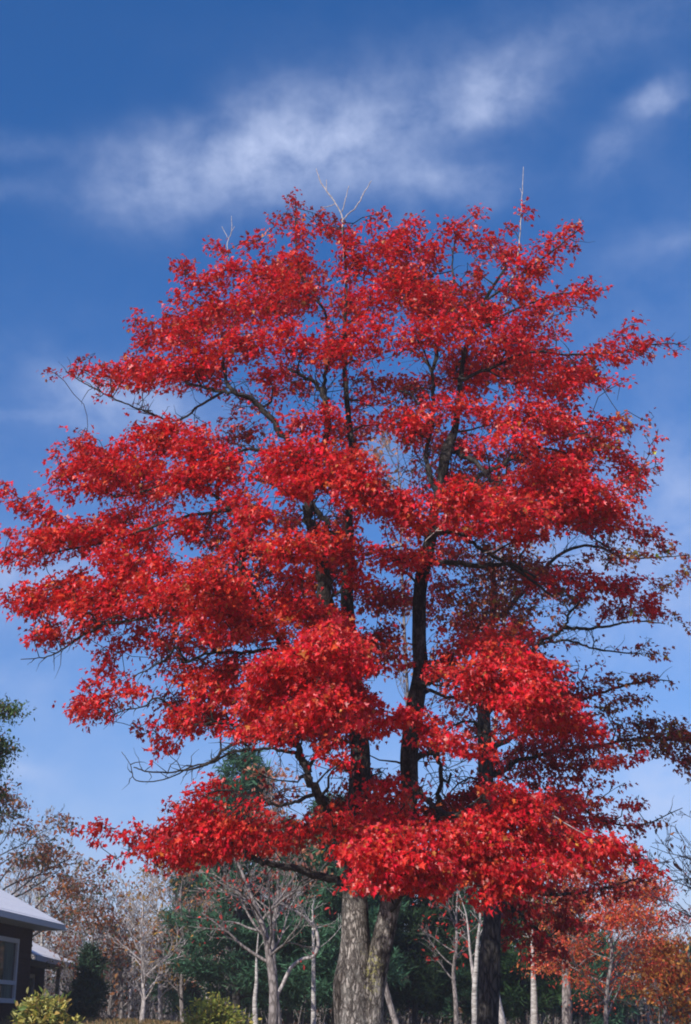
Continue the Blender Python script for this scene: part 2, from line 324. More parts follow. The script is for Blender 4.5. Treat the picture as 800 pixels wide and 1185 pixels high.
# ------------------------------------------------------------------ house (left edge)
def make_house():
    wallm = plain_mat('brown_shingle', (.040, .020, .018), .85, .2, .35, 5, .4, (1, 1, 5))
    trim = plain_mat('white_trim', (.42, .46, .52), .6, .3, .06)
    roofm = plain_mat('pale_roof', (.80, .80, .82), .8, .3, .06, 9, .1)
    glass = bpy.data.materials.new('window_glass'); glass.use_nodes = True
    g = glass.node_tree.nodes['Principled BSDF']; g.inputs['Base Color'].default_value = (.02, .028, .03, 1); g.inputs['Roughness'].default_value = .06
    curt = plain_mat('curtain', (.10, .13, .12), .9, .1, .4, 3, 0, (1, 8, .5))
    E1 = np.array([-7.6, 40.0, 4.22]); root = empty('house', (-9.0, 37.5, float(ground_z(-9, 38))), 'dark brown shingled house with pale roof and white framed windows at the left edge', 'house')
    def wing(E, d, length, span, rise, over, zb, names, pit_len=None):
        """E far eave corner, d unit vector along the eave towards the camera, u unit vector up the roof"""
        d = np.array([d[0], d[1], 0.]); d /= np.linalg.norm(d); nrm = np.array([-d[1], d[0], 0.])   # outward, to +x
        up = np.array([0, 0, 1.])
        sl = unit(np.array([-nrm[0] * span, -nrm[1] * span, rise])); th = .05
        ns = np.cross(d, sl); ns = ns if ns[2] > 0 else -ns
        L = math.hypot(span, rise)
        roof = MB()
        roof.box(E + d * length / 2 + sl * L / 2 + ns * th / 2, (d, sl, ns), (length / 2, L / 2, th / 2))
        ridge = E + sl * L; sl2 = unit(np.array([-nrm[0] * span, -nrm[1] * span, -rise])); ns2 = np.cross(d, sl2); ns2 = ns2 if ns2[2] > 0 else -ns2
        roof.box(ridge + d * length / 2 + sl2 * L / 2 + ns2 * th / 2, (d, sl2, ns2), (length / 2, L / 2, th / 2))
        # shingle courses on the slope
        for k in range(1, int(L / .28)):
            roof.box(E + d * length / 2 + sl * (k * .28) + ns * (th + .002 + .001 * (k % 2)), (d, sl, ns), (length / 2 - .01, .139, .003))
        r = roof.build('roof', roofm, root, False)
        fa = MB()
        fa.box(E + d * length / 2 + nrm * .015 - up * .03, (d, nrm, up), (length / 2, .013, .075))
        fa.box(E - d * .015 + sl * L / 2 - ns * .045, (sl, d, ns), (L / 2, .013, .07))
        fa.box(E + d * length / 2 - nrm * over / 2 - up * .095, (d, nrm, up), (length / 2, over / 2, .01))
        fa.build('fascia', trim, r, False)
        wl = MB(); wc = E - nrm * over + d * .45; top = E[2] - .108; h = top - zb
        wlen = length - .45
        wl.box(wc + d * wlen / 2 - nrm * (span - over) + up * (zb + h / 2 - E[2]), (d, nrm, up), (wlen / 2, span - over, h / 2))
        # clapboard courses standing proud
        k = 0; z = zb + .1
        while z < top - .1:
            wl.box(np.array([*(wc + d * wlen / 2 + nrm * .008)[:2], z]), (d, unit(nrm - up * .0), up), (wlen / 2, .008, .012)); z += .17
        # gable triangle at both ends
        a = wc - nrm * 0; b = wc - nrm * 2 * (span - over); apex = wc - nrm * (span - over)
        for off in (0.0, wlen):
            q = [a + d * off, b + d * off, apex + d * off]
            q = [np.array([q[0][0], q[0][1], top]), np.array([q[1][0], q[1][1], top]), np.array([q[2][0], q[2][1], E[2] + rise * .92])]
            q2 = [p + d * (.06 if off == 0 else -.06) for p in q]
            wl.add(q + q2, [(0, 1, 2), (3, 5, 4), (0, 3, 4, 1), (1, 4, 5, 2), (2, 5, 3, 0)])
        wl.build('wall', wallm, root, False)
        return d, nrm, up, wc, zb
    def window(d, nrm, up, wc, s0, s1, z0, z1, bars=(), vbars=()):
        fr = MB(); w = .055; c = wc + nrm * .05
        def at(s, z): return np.array([*(c + d * s)[:2], z])
        fr.box(at((s0 + s1) / 2, z1 - w), (d, nrm, up), ((s1 - s0) / 2, .035, w)); fr.box(at((s0 + s1) / 2, z0 + w), (d, nrm, up), ((s1 - s0) / 2, .045, w))
        for s in (s0 + w, s1 - w): fr.box(at(s, (z0 + z1) / 2), (d, nrm, up), (w, .033, (z1 - z0) / 2 - 2 * w))
        for z in bars: fr.box(at((s0 + s1) / 2, z), (d, nrm, up), ((s1 - s0) / 2 - 2 * w, .03, .05))
        for s in vbars: fr.box(at(s, (z0 + z1) / 2), (d, nrm, up), (.04, .028, (z1 - z0) / 2 - 2 * w))
        win = empty_part('window', root)
        f = fr.build('frame', trim, win, False)
        pn = MB(); pn.box(at((s0 + s1) / 2, (z0 + z1) / 2) - nrm * .03, (d, nrm, up), ((s1 - s0) / 2 - .05, .006, (z1 - z0) / 2 - .05)); pn.build('pane', glass, win, False)
        cu = MB(); cu.box(at(s0 + (s1 - s0) * .3, (z0 + z1) / 2) - nrm * .018, (d, nrm, up), ((s1 - s0) * .16, .004, (z1 - z0) / 2 - .12)); cu.build('curtain', curt, win, False)
    def empty_part(name, par):
        o = bpy.data.objects.new(name, None); COL.objects.link(o); o.parent = par; return o
    g0 = float(ground_z(-9, 39)) - .1
    A = wing(E1, (-.11, -.99), 9.0, 3.6, 1.82, .72, g0, 'main')
    window(*A[:4], 1.28, 3.3, 2.23, 3.80, (2.72,), ())
    E2 = np.array([-8.62, 48.0, 3.52])
    B = wing(E2, (0.0, -1), 6.6, 2.6, 1.2, .95, float(ground_z(-9, 46)) - .1, 'rear')
    window(*B[:4], 1.9, 3.6, 2.45, 3.18, (), (2.7,))
    # white corner post carrying the rear eave
    ps = MB(); c = E2 - B[1] * .55 + B[0] * .25; zt = E2[2] - .108; zb = float(ground_z(-9, 47)) - .1
    ps.box((c[0], c[1], (zt + zb) / 2), (B[0], B[1], B[2]), (.06, .06, (zt - zb) / 2 - .003)); ps.build('post', trim, root, False)
make_house()

# ------------------------------------------------------------------ the two maples
rng = np.random.default_rng(7)
# foliage sprays read off the photograph: x y rx ry depth-offset density [tilt] [tint]
PADS1 = """
341 231 7 9 0 .8;343 252 10 13 0 .9;346 272 15 13 0 1;318 262 14 9 0 .8 -20;300 279 17 13 0 1;249 287 14 7 0 .8 35;216 308 15 9 0 .9 20;238 325 27 17 0 1.1;210 346 15 13 0 1
268 312 26 19 -.5 1.1;306 316 30 22 -.5 1.1;346 302 28 24 0 1.1;352 337 32 20 -.5 1;382 262 11 9 .3 .8;400 277 18 17 0 1;412 305 24 20 0 1;290 350 34 20 -.8 1.1;250 356 30 18 0 1.1;222 376 30 16 0 1.1
162 371 9 11 0 .8;170 392 20 15 0 1;200 386 26 17 0 1.1;152 424 24 16 0 1.1;186 424 34 18 -.5 1.2;232 408 36 22 -1 1.2;282 396 36 22 -1 1.2;330 386 34 20 -1 1.1;230 432 40 14 -.6 1
166 443 26 9 0 .8;98 425 11 4 0 .7;84 427 4 4 0 .5;122 440 9 4 0 .7;130 448 6 6 0 .8;116 459 4 3 0 .5;165 466 10 5 0 .4;440 247 9 10 .2 .9;441 283 24 24 0 1.1;484 262 16 16 0 1.1;466 286 26 24 -.5 1.2;500 292 24 20 0 1.1;526 264 26 15 0 1.1 -10;554 248 13 7 0 1 -20;566 282 18 12 0 .9 10
586 264 9 5 0 .8 -25;556 318 9 18 0 .9;462 328 34 24 -.8 1.2;502 346 38 24 -.8 1.2;430 345 28 22 -.5 1.1;606 246 8 9 0 .9;588 298 20 18 0 1;662 266 18 10 0 1 -15;640 283 26 12 0 1 -15
628 303 24 12 0 1 -10;612 312 20 16 0 1;602 332 18 12 0 .9;668 284 6 5 0 .9;674 334 22 12 0 1.1 -5;698 336 8 5 0 .8;646 347 24 11 0 1 -10;661 361 11 5 0 .9;618 356 24 15 0 1.1;610 378 26 18 0 1.1;642 384 13 13 0 .8
733 375 7 8 0 .9;720 386 13 9 0 1 -30;700 398 16 10 0 1;760 396 22 7 0 1.1;786 400 12 4 0 .9 -5;730 406 26 9 0 1.1 -5;712 417 18 8 0 1;690 414 22 10 0 1;748 404 12 5 0 1
352 402 34 17 -1 1;400 388 34 22 -1 1.1;438 384 34 22 -1 1.1;482 390 36 24 -1.2 1.2;522 380 36 22 -1 1.2;560 368 32 22 -.8 1.2;590 398 34 22 -.8 1.2;542 412 34 18 0 1.1;622 412 30 18 0 1.2;656 428 26 16 0 1.1;682 436 20 12 0 .9;698 450 12 10 0 .5
640 452 34 18 0 1.1;600 440 34 18 -.5 1.1;545 440 30 16 .5 1.1;440 412 26 10 0 1.0;310 436 28 12 -.5 .8;398 418 30 14 0 .8;375 400 30 14 0 .9
430 470 40 14 .5 .9;470 492 36 18 -1 1.3;435 492 24 14 0 1;520 470 34 18 -1 1.1;560 478 36 12 -.5 1.1;610 478 34 20 -1.5 1.4;640 490 28 18 -1.5 1.3;570 492 30 12 -.8 1.1;380 480 30 14 -1 1.1;350 490 34 12 -1 1.1
300 470 22 12 0 .5;330 450 40 16 0 .35;250 450 16 12 0 .5
665 486 34 8 -.3 1.3;700 496 24 9 0 1.1;720 483 10 12 0 .7 0 p;745 503 4 12 0 .5 15 p;751 527 8 6 0 .5 -30 p;693 508 20 6 0 .8 0 p
345 532 52 30 -3.2 1.9;310 540 24 18 -3 1.4;375 556 44 26 -3.4 2.0;345 562 30 14 -3.2 1.6;418 556 30 34 -3.4 1.9;400 530 28 18 -3 1.5;440 580 34 18 -3.5 1.8;475 592 36 16 -3.6 1.8;460 572 24 10 -3 1.2
528 574 36 22 -3 1.8;560 590 44 20 -3.2 1.9;600 570 36 18 -2.5 1.6;600 592 50 16 -3 1.8;560 512 26 8 -2.5 1.5;600 508 36 10 -2.5 1.4;640 548 44 20 -2 1.7;670 570 44 24 -2.2 1.8;705 590 34 20 -1.5 1.6;640 595 54 14 -2.2 1.6;720 560 18 14 -1 1
690 518 46 14 .6 1.3;726 540 18 16 .5 1.1;735 560 14 10 0 1;645 526 40 10 1 1.2;660 536 40 14 .6 1.2;738 578 6 10 0 .6
8 566 12 11 0 1.1 25;30 584 22 12 0 1.2 20;58 598 26 12 0 1.2 10;41 570 7 8 0 1;14 616 14 11 0 1;28 643 28 10 0 1.3;56 640 20 8 0 1;40 620 20 10 0 1;66 622 28 13 0 1.2;92 612 30 15 -.3 1.3;122 618 28 17 -.3 1.3;92 640 16 7 0 .9;5 640 12 10 0 1;130 600 24 10 0 1.1
66 530 7 6 0 1;76 546 13 18 0 1.3;104 534 25 25 0 1.5;104 519 14 8 0 1.2;132 542 28 24 -.3 1.5;146 518 20 15 0 1.3;118 562 30 12 0 1.3;172 540 34 26 -.5 1.5;154 494 5 9 0 .8;164 506 16 10 0 1.1;86 570 16 8 0 1.1
196 496 34 20 -.5 1.4;232 514 38 24 -1.5 1.6;214 552 34 20 -1.5 1.5;258 542 34 26 -2 1.6;180 572 34 8 -.5 1;186 512 26 20 -.5 1.4
150 596 26 10 -.3 1;190 604 30 12 -.5 1.0;160 620 30 18 -.5 1.2;215 604 24 14 -1 1.2
12 694 12 7 0 1.1;26 684 14 10 0 1.3 -15;48 692 26 15 0 1.5;74 680 26 16 0 1.5;92 668 18 10 0 1.4;38 706 18 7 0 1.1;96 690 34 20 -.3 1.6;130 686 34 24 -.6 1.7;148 656 32 28 -.6 1.7;128 640 20 14 -.4 1.4;176 684 34 26 -1 1.7;138 716 22 7 -.4 1.3;166 706 24 8 -.6 1.2;190 648 26 18 -1 1.3;110 712 20 7 0 1
44 736 14 8 0 1.2;60 732 16 9 0 1.2;84 739 10 5 0 1;58 722 14 4 0 .7;104 726 20 8 0 .9;96 718 16 6 0 .9;112 730 10 6 0 .6
119 755 10 5 0 .9 25;140 748 16 8 0 1;152 738 18 12 0 1;170 730 18 10 0 .9;180 750 20 10 0 .6;124 770 12 10 0 1.1;111 784 10 7 0 1;104 796 14 6 0 1;145 782 18 9 0 1.0;92 816 8 14 0 1;110 816 22 10 0 1.2;128 806 22 12 0 1.2;150 798 20 9 0 1.1;88 828 6 5 0 .9;122 824 12 6 0 .9;190 766 16 10 0 .6;200 740 14 10 0 .6
178 838 9 8 0 .9;186 856 12 7 0 1;202 862 11 9 0 1;204 826 16 14 0 1.2;216 842 20 14 0 1.2;238 822 26 16 0 1.2;262 806 28 18 -1 1.2;236 796 26 12 -.5 1.1;178 800 10 6 0 .3;255 840 20 10 0 1;180 871 4 2 0 .5
240 650 34 14 -2 1.4 -20;250 672 46 24 -2.5 1.8 0 o;212 684 36 22 -2 1.7;300 602 30 22 -2.5 1.6;284 628 26 14 -2 1.3;332 634 44 18 -3 1.8 0 o;372 628 40 15 -3 1.6 0 o;310 640 20 12 -1.5 1.2;240 610 24 14 -1 1.1;275 575 22 14 -1.8 1.1
280 690 30 22 -1.5 1.5;318 694 40 18 -1 1.4;345 668 34 16 -.5 1.3;350 705 40 20 -1.5 1.4;255 706 40 16 -2 1.5;230 724 30 14 -1.5 1.3;300 722 44 12 -2.6 1.8 0 o;270 732 34 10 -2.2 1.4;345 700 20 18 -2.5 1.5;215 705 24 14 -1 1.2
245 742 34 8 -1 .9;330 738 20 8 -2 1.1;215 750 20 10 -.5 .7
380 748 48 26 -3.8 2.1;350 772 46 26 -4 2.1;320 772 34 18 -3.8 1.9;400 776 34 30 -3.8 2.0;330 796 40 22 -3.9 2.1;372 812 46 22 -4 2.1;300 800 22 14 -3.6 1.6;412 806 22 22 -3.6 1.7;388 730 28 14 -3.4 1.7;345 828 40 14 -3.8 1.8;410 750 22 20 -3.5 1.8
220 782 30 14 -.5 1.2;260 778 36 16 -1 1.3;290 822 24 10 -2 1.2;245 800 26 10 0 1.1;275 765 26 9 -1 .9;205 775 12 16 0 .9
306 846 30 9 -3.4 1.4;324 856 18 8 -3.4 1.4;270 850 16 6 -3 1.1;296 838 20 8 -3 1.1;350 846 30 10 -2.6 1.1;292 872 6 6 -2.5 .6
395 880 22 12 -2 .9;372 874 20 9 -2 .8;402 892 18 6 -2 1;385 862 30 8 -1.5 .8;420 870 12 10 -1.5 .5
100 962 7 4 -0.3 .8 10;90 963 4 2 -0.3 .7;116 956 12 7 -0.3 1.1;114 972 12 5 -0.3 .9;140 964 12 7 -0.3 1.1;155 972 14 9 -0.3 1.1;162 958 10 5 -0.3 .9;176 964 12 7 -0.3 1;170 984 14 7 -0.3 1.1;135 994 9 5 -0.3 1.1;148 986 7 5 -0.3 .8
200 964 26 12 -0.3 1.5;218 948 22 12 -0.3 1.4;205 930 8 4 -0.3 .9;236 932 26 12 -0.3 1.3;245 952 34 16 -0.3 1.7;190 986 30 10 -0.3 1.5;226 978 36 16 -0.3 1.8;262 966 34 18 -0.3 1.9;284 958 16 16 -0.3 1.7;210 996 22 7 -0.3 1.4;182 1003 8 4 -0.3 1;250 984 26 10 -0.3 1.6;226 914 18 8 -0.3 1;255 908 24 10 -0.3 1.1;240 925 24 9 -0.3 1
300 980 26 12 .8 1.1;325 974 20 10 .8 .9;290 930 20 6 -.5 .9;300 925 14 5 -1 .8;330 950 26 9 .6 .8;358 956 22 9 .3 1.4;385 948 22 9 .3 1.4;345 970 24 8 .8 .8;310 900 40 10 0 .25;375 940 24 10 -1 .8
420 838 26 12 -2 1.0;445 836 26 12 -2.8 1.3;472 828 20 11 -3.8 1.9 12;494 842 24 13 -3.9 2.0 18;518 856 24 13 -3.9 2.0 18;540 865 20 8 -3.9 1.8;560 868 14 8 -3.9 1.8 10;572 874 6 6 -3.8 1.2;425 820 20 12 -2.6 1.2;478 848 16 8 -3.4 1.3
410 958 30 16 -1 1.4;440 948 30 14 -2.2 1.3;470 950 36 12 -2.4 1.4;440 905 26 12 -1.6 .9;475 906 20 5 -3 1.3;480 918 20 5 -3 1.3;430 925 24 8 -2 1;450 930 30 12 -1.6 1;404 985 22 12 -3.6 1.5
430 985 30 13 -4 1.9;455 968 34 13 -3.8 1.8;440 1004 36 12 -4.2 2.0;475 990 30 14 -4.2 2.0;470 1012 34 13 -4.3 2.0;500 1005 30 14 -4.3 2.0;512 1025 20 9 -4.3 1.8;490 1028 16 6 -4.3 1.6;415 1014 16 6 -4 1.4;500 968 30 14 -3.8 1.6;408 1022 10 4 -4 1.3;425 1024 14 6 -4 1.5;450 1024 20 6 -4.1 1.5
540 960 34 14 -3.4 1.6;530 985 34 14 -3.6 1.7;560 945 30 12 -3 1.6;570 975 34 16 -3.4 1.8;600 925 34 16 -2.8 1.9;596 945 40 16 -3 1.9;550 1005 36 12 -3.6 1.8;590 1002 36 14 -3.4 1.9;620 970 38 20 -3 1.9;655 950 34 14 -2 1.6;660 975 40 18 -2.4 1.8;700 978 32 12 -2 1.7;725 990 24 10 -1.8 1.6 10;748 1003 14 7 -1.6 1.4 10;640 1000 40 12 -2.8 1.7;680 1000 34 10 -2.2 1.6;575 1028 24 10 -3.4 1.7;600 1024 30 10 -3.2 1.5;560 1040 14 8 -3.4 1.4;700 1010 20 6 -1.8 1.4;765 1008 5 4 -1.5 1;570 912 20 9 -2.4 1.1;640 928 30 10 -1.8 1.3
545 745 34 10 -1.8 1.3;520 760 26 12 -1.8 1.3;560 772 40 16 -2.6 1.7;590 790 44 22 -3.2 2.1;620 800 36 22 -3.2 2.0;550 790 30 10 -2.6 1.5;620 770 30 14 -2.4 1.6;584 756 34 12 -2 1.6 0 o;510 776 20 8 -2.2 1.4;600 812 34 14 -3.2 1.9;650 822 30 14 -2.8 1.8;668 838 26 10 -2.6 1.7;692 846 10 8 -2.4 1.5;560 806 20 8 -2.6 1.3;580 736 36 10 -1.6 1.4 0 o;640 845 30 8 -2.2 1.3;600 845 34 10 -1.6 1.2;630 830 40 10 -2.2 1.4
470 650 30 15 -1.6 1.5;440 640 28 14 -1.2 1.2;490 640 18 10 -1.6 1.2;415 668 22 14 -1.8 1.5;480 610 40 12 -1 1.2;400 640 30 14 -1 1.3;520 606 40 10 -1.6 1.2;560 612 40 8 -1.6 1.2;600 618 40 12 -1 1.3
400 716 22 14 -1.6 1.3;376 714 22 10 -2 1.4
"""
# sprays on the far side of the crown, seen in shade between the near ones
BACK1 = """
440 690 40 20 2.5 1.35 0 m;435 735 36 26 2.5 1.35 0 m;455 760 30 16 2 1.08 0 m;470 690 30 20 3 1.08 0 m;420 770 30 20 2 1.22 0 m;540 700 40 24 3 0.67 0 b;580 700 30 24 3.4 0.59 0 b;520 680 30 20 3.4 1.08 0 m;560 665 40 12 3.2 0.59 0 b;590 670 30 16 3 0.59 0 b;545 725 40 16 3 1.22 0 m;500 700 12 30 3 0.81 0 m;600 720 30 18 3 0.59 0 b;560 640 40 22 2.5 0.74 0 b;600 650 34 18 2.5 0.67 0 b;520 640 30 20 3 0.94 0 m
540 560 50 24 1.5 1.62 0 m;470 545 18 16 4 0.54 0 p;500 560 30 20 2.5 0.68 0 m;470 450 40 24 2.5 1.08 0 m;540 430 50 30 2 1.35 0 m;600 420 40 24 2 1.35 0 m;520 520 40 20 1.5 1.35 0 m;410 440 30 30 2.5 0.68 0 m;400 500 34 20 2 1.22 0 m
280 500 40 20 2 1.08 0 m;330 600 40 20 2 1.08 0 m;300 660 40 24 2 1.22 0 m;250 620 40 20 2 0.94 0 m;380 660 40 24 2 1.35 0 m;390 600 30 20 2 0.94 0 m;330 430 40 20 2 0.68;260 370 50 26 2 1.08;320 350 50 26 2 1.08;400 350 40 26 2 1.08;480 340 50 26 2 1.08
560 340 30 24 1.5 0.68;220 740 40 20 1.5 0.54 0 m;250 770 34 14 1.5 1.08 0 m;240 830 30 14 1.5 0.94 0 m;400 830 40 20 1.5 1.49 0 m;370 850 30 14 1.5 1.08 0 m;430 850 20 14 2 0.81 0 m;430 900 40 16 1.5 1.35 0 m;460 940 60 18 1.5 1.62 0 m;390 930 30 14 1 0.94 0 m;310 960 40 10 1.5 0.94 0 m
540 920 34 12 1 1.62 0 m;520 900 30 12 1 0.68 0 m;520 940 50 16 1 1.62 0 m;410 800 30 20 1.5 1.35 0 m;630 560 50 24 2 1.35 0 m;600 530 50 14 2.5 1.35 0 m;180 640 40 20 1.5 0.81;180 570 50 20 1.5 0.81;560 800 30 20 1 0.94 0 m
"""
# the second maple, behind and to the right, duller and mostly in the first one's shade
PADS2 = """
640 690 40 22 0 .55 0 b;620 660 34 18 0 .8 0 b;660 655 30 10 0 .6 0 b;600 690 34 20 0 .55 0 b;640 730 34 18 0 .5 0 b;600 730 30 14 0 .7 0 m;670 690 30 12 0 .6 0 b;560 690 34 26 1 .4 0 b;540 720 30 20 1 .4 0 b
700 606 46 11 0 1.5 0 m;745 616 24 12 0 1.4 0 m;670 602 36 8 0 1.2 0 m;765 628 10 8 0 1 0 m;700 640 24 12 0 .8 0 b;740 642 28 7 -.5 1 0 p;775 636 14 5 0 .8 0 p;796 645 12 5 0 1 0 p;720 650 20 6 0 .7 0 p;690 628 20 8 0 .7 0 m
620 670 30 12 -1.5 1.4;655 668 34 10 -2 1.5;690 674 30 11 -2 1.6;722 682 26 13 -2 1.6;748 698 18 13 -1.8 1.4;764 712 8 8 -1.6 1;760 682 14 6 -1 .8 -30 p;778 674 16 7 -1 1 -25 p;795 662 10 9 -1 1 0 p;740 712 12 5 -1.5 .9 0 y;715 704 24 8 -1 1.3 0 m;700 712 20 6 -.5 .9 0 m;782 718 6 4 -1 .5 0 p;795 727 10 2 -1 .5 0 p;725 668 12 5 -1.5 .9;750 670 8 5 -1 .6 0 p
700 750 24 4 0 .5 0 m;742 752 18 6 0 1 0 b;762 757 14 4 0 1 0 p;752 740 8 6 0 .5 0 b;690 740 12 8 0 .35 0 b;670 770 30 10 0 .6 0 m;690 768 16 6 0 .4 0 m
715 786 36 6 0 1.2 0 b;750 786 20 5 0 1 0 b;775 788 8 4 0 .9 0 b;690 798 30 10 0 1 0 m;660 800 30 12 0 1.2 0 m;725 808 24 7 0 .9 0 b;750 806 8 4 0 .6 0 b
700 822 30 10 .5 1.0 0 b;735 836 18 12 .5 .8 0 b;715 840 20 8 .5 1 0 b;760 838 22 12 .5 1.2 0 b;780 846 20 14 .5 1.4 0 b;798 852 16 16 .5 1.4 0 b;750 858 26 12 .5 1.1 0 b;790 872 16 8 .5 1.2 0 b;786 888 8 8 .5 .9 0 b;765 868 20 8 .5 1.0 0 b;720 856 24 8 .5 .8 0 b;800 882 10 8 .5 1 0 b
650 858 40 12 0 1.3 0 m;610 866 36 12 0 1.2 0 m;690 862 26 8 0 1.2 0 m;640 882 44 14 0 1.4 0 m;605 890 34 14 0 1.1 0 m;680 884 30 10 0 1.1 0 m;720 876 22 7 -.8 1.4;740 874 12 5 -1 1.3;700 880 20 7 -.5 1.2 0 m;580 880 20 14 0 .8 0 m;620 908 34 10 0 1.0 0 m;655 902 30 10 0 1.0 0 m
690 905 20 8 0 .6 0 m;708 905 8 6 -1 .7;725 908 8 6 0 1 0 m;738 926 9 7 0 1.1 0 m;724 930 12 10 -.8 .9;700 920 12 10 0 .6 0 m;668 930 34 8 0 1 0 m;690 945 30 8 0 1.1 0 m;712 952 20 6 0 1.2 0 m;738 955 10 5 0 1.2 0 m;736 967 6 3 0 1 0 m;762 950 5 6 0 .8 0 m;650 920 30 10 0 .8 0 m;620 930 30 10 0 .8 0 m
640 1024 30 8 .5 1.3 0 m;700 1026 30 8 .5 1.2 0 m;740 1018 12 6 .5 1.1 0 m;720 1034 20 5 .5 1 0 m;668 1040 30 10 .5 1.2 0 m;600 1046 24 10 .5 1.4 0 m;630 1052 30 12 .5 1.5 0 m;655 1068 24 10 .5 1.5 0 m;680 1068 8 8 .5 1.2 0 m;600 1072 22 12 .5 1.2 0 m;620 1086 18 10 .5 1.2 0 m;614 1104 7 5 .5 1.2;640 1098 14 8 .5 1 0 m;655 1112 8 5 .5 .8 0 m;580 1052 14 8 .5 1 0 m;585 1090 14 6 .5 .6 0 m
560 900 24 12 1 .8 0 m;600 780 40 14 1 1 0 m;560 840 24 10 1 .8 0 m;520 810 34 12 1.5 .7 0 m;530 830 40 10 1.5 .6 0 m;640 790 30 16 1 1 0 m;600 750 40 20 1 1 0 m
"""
# openings where the sky shows: x y rx ry strength
GAPS = """
375 352 8 8 .9;392 335 8 16 .5;356 452 34 18 .72;286 424 13 10 .75;345 425 20 8 .5;232 470 38 16 .93;168 466 34 12 .9;255 462 30 12 .6;300 485 24 14 .72;312 505 22 12 .7;260 500 14 6 .6;455 418 28 11 .85;498 415 16 14 .85;410 445 20 28 .62;460 462 26 9 .85;432 474 16 7 .9;572 447 9 5 .9;590 447 8 4 .9;445 515 16 16 .97;460 535 14 14 .95;455 558 18 10 .7;562 503 12 8 .85;458 372 14 8 .8;432 345 10 6 .7;448 390 18 10 .7;462 352 8 5 .6;525 290 16 12 .8;535 312 14 20 .9;503 295 6 3 .9;560 375 6 4 .9;590 350 8 8 .7;568 320 12 20 .95;478 385 10 12 .6;535 345 8 8 .7
220 578 32 9 .85;290 548 16 24 .8;300 565 28 6 .8;375 580 14 20 .9;350 600 6 22 .7;312 608 12 5 .8;330 580 16 8 .7;250 560 26 7 .6;258 528 7 5 .8;240 618 12 12 .85;220 640 26 8 .9 ;205 645 14 8 .8;292 655 8 14 .85;310 680 14 8 .7;275 660 10 10 .6;320 650 14 5 .6;342 725 9 11 .85;355 560 6 6 .4;300 748 36 5 .9;215 735 16 10 .8;240 750 16 6 .7;200 708 12 8 .8;245 765 16 9 .85;205 770 10 8 .8;175 765 16 14 .8;195 790 16 12 .85;190 812 10 8 .8;230 700 16 4 .5
425 722 16 12 .9;450 790 34 14 .95;466 705 10 8 .8;446 630 16 7 .8;455 660 30 8 .55;480 730 8 40 .5;560 650 16 8 .6;440 760 22 8 .6;418 640 12 12 .4
660 630 30 12 .9;640 622 14 8 .7;730 660 26 7 .85;760 660 20 8 .7;640 715 30 18 .5;700 735 60 7 .93;690 760 60 7 .9;720 770 60 6 .92;760 735 30 10 .9;660 780 20 6 .5;700 800 40 5 .7;760 800 20 10 .8;720 820 12 6 .5;640 900 40 14 .5;690 900 20 12 .6;610 925 24 12 .3;700 895 10 6 .7;735 890 20 5 .9;720 918 12 5 .8;690 460 16 10 .7;665 475 10 5 .5;710 460 20 16 .9;735 470 14 20 .9
300 890 50 30 .9;370 905 40 22 .7;395 905 16 10 .8;440 878 24 26 .95;492 880 14 50 .85;520 895 34 24 .93;555 890 16 14 .7;460 870 22 20 .9;430 925 6 12 .6;350 935 14 8 .8;330 950 14 9 .6;340 1010 60 22 .98;440 880 20 20 .95;590 895 12 10 .8;600 905 20 8 .5;620 1008 12 6 .6;660 1018 34 5 .7;560 960 8 6 .5;595 958 12 6 .6;475 975 8 5 .4;485 980 10 8 .6;625 960 8 5 .5;690 965 6 3 .6;690 520 10 10 .3;640 515 6 6 .6;590 560 20 4 .5
210 770 6 20 .8;158 810 30 3 .9;240 865 30 14 .97;215 870 10 10 .9;270 835 16 6 .7;255 855 24 6 .8;510 822 24 8 .6;500 805 18 8 .7;520 840 10 8 .6;485 760 7 50 .9;476 880 8 50 .93;487 690 6 30 .93;497 640 7 20 .8;403 690 7 20 .85;376 680 9 20 .9;355 595 7 16 .95;518 530 14 14 .85;505 560 12 14 .85;562 860 7 70 .8;415 870 9 30 .8;416 920 9 30 .7;352 885 12 30 .93;372 920 12 16 .93;290 670 7 24 .85;340 855 30 4 .4;562 910 7 40 .8;455 1045 60 12 .9
"""
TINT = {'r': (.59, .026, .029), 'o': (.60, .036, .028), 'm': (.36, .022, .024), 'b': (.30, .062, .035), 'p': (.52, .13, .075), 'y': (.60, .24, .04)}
def parse(s):
    r = []
    for q in s.replace('\n', ';').split(';'):
        q = q.split()
        if not q: continue
        tint = 'r'
        if q[-1].isalpha(): tint = q[-1]; q = q[:-1]
        v = [float(i) for i in q] + [0.0] * 7
        r.append((v[0], v[1], v[2], v[3], v[4], v[5], v[6], tint))
    return r
GP = parse(GAPS)
def settle(pads, seed):
    # pull the nearest sprays back towards the crown and stagger them in depth
    rg = np.random.default_rng(seed)
    return [(p[0], p[1], p[2], p[3], (p[4] * .72 + rg.normal() * .4) if p[4] <= -1.2 else p[4], p[5] * (.86 if p[4] < -2.4 else 1.0)) + tuple(p[6:]) for p in pads]
def cull(pos, rg):
    x, y = proj(pos); keep = np.ones(len(pos), bool); u = rg.uniform(size=len(pos))
    # ragged edges: openings are tested at jittered places
    x = x + rg.normal(size=len(x)) * 2.0; y = y + rg.normal(size=len(x)) * 2.0
    for (gx, gy, rx, ry, s, *_r) in GP:
        s *= .66 if s < .9 else .93
        d = ((x - gx) / rx) ** 2 + ((y - gy) / ry) ** 2
        keep &= ~((d < 1) & (u < s))
    return keep

class Skel:
    def __init__(s): s.p = np.zeros((0, 3)); s.r = np.zeros(0)
    def add(s, p, r): s.p = np.concatenate([s.p, p]); s.r = np.concatenate([s.r, r])

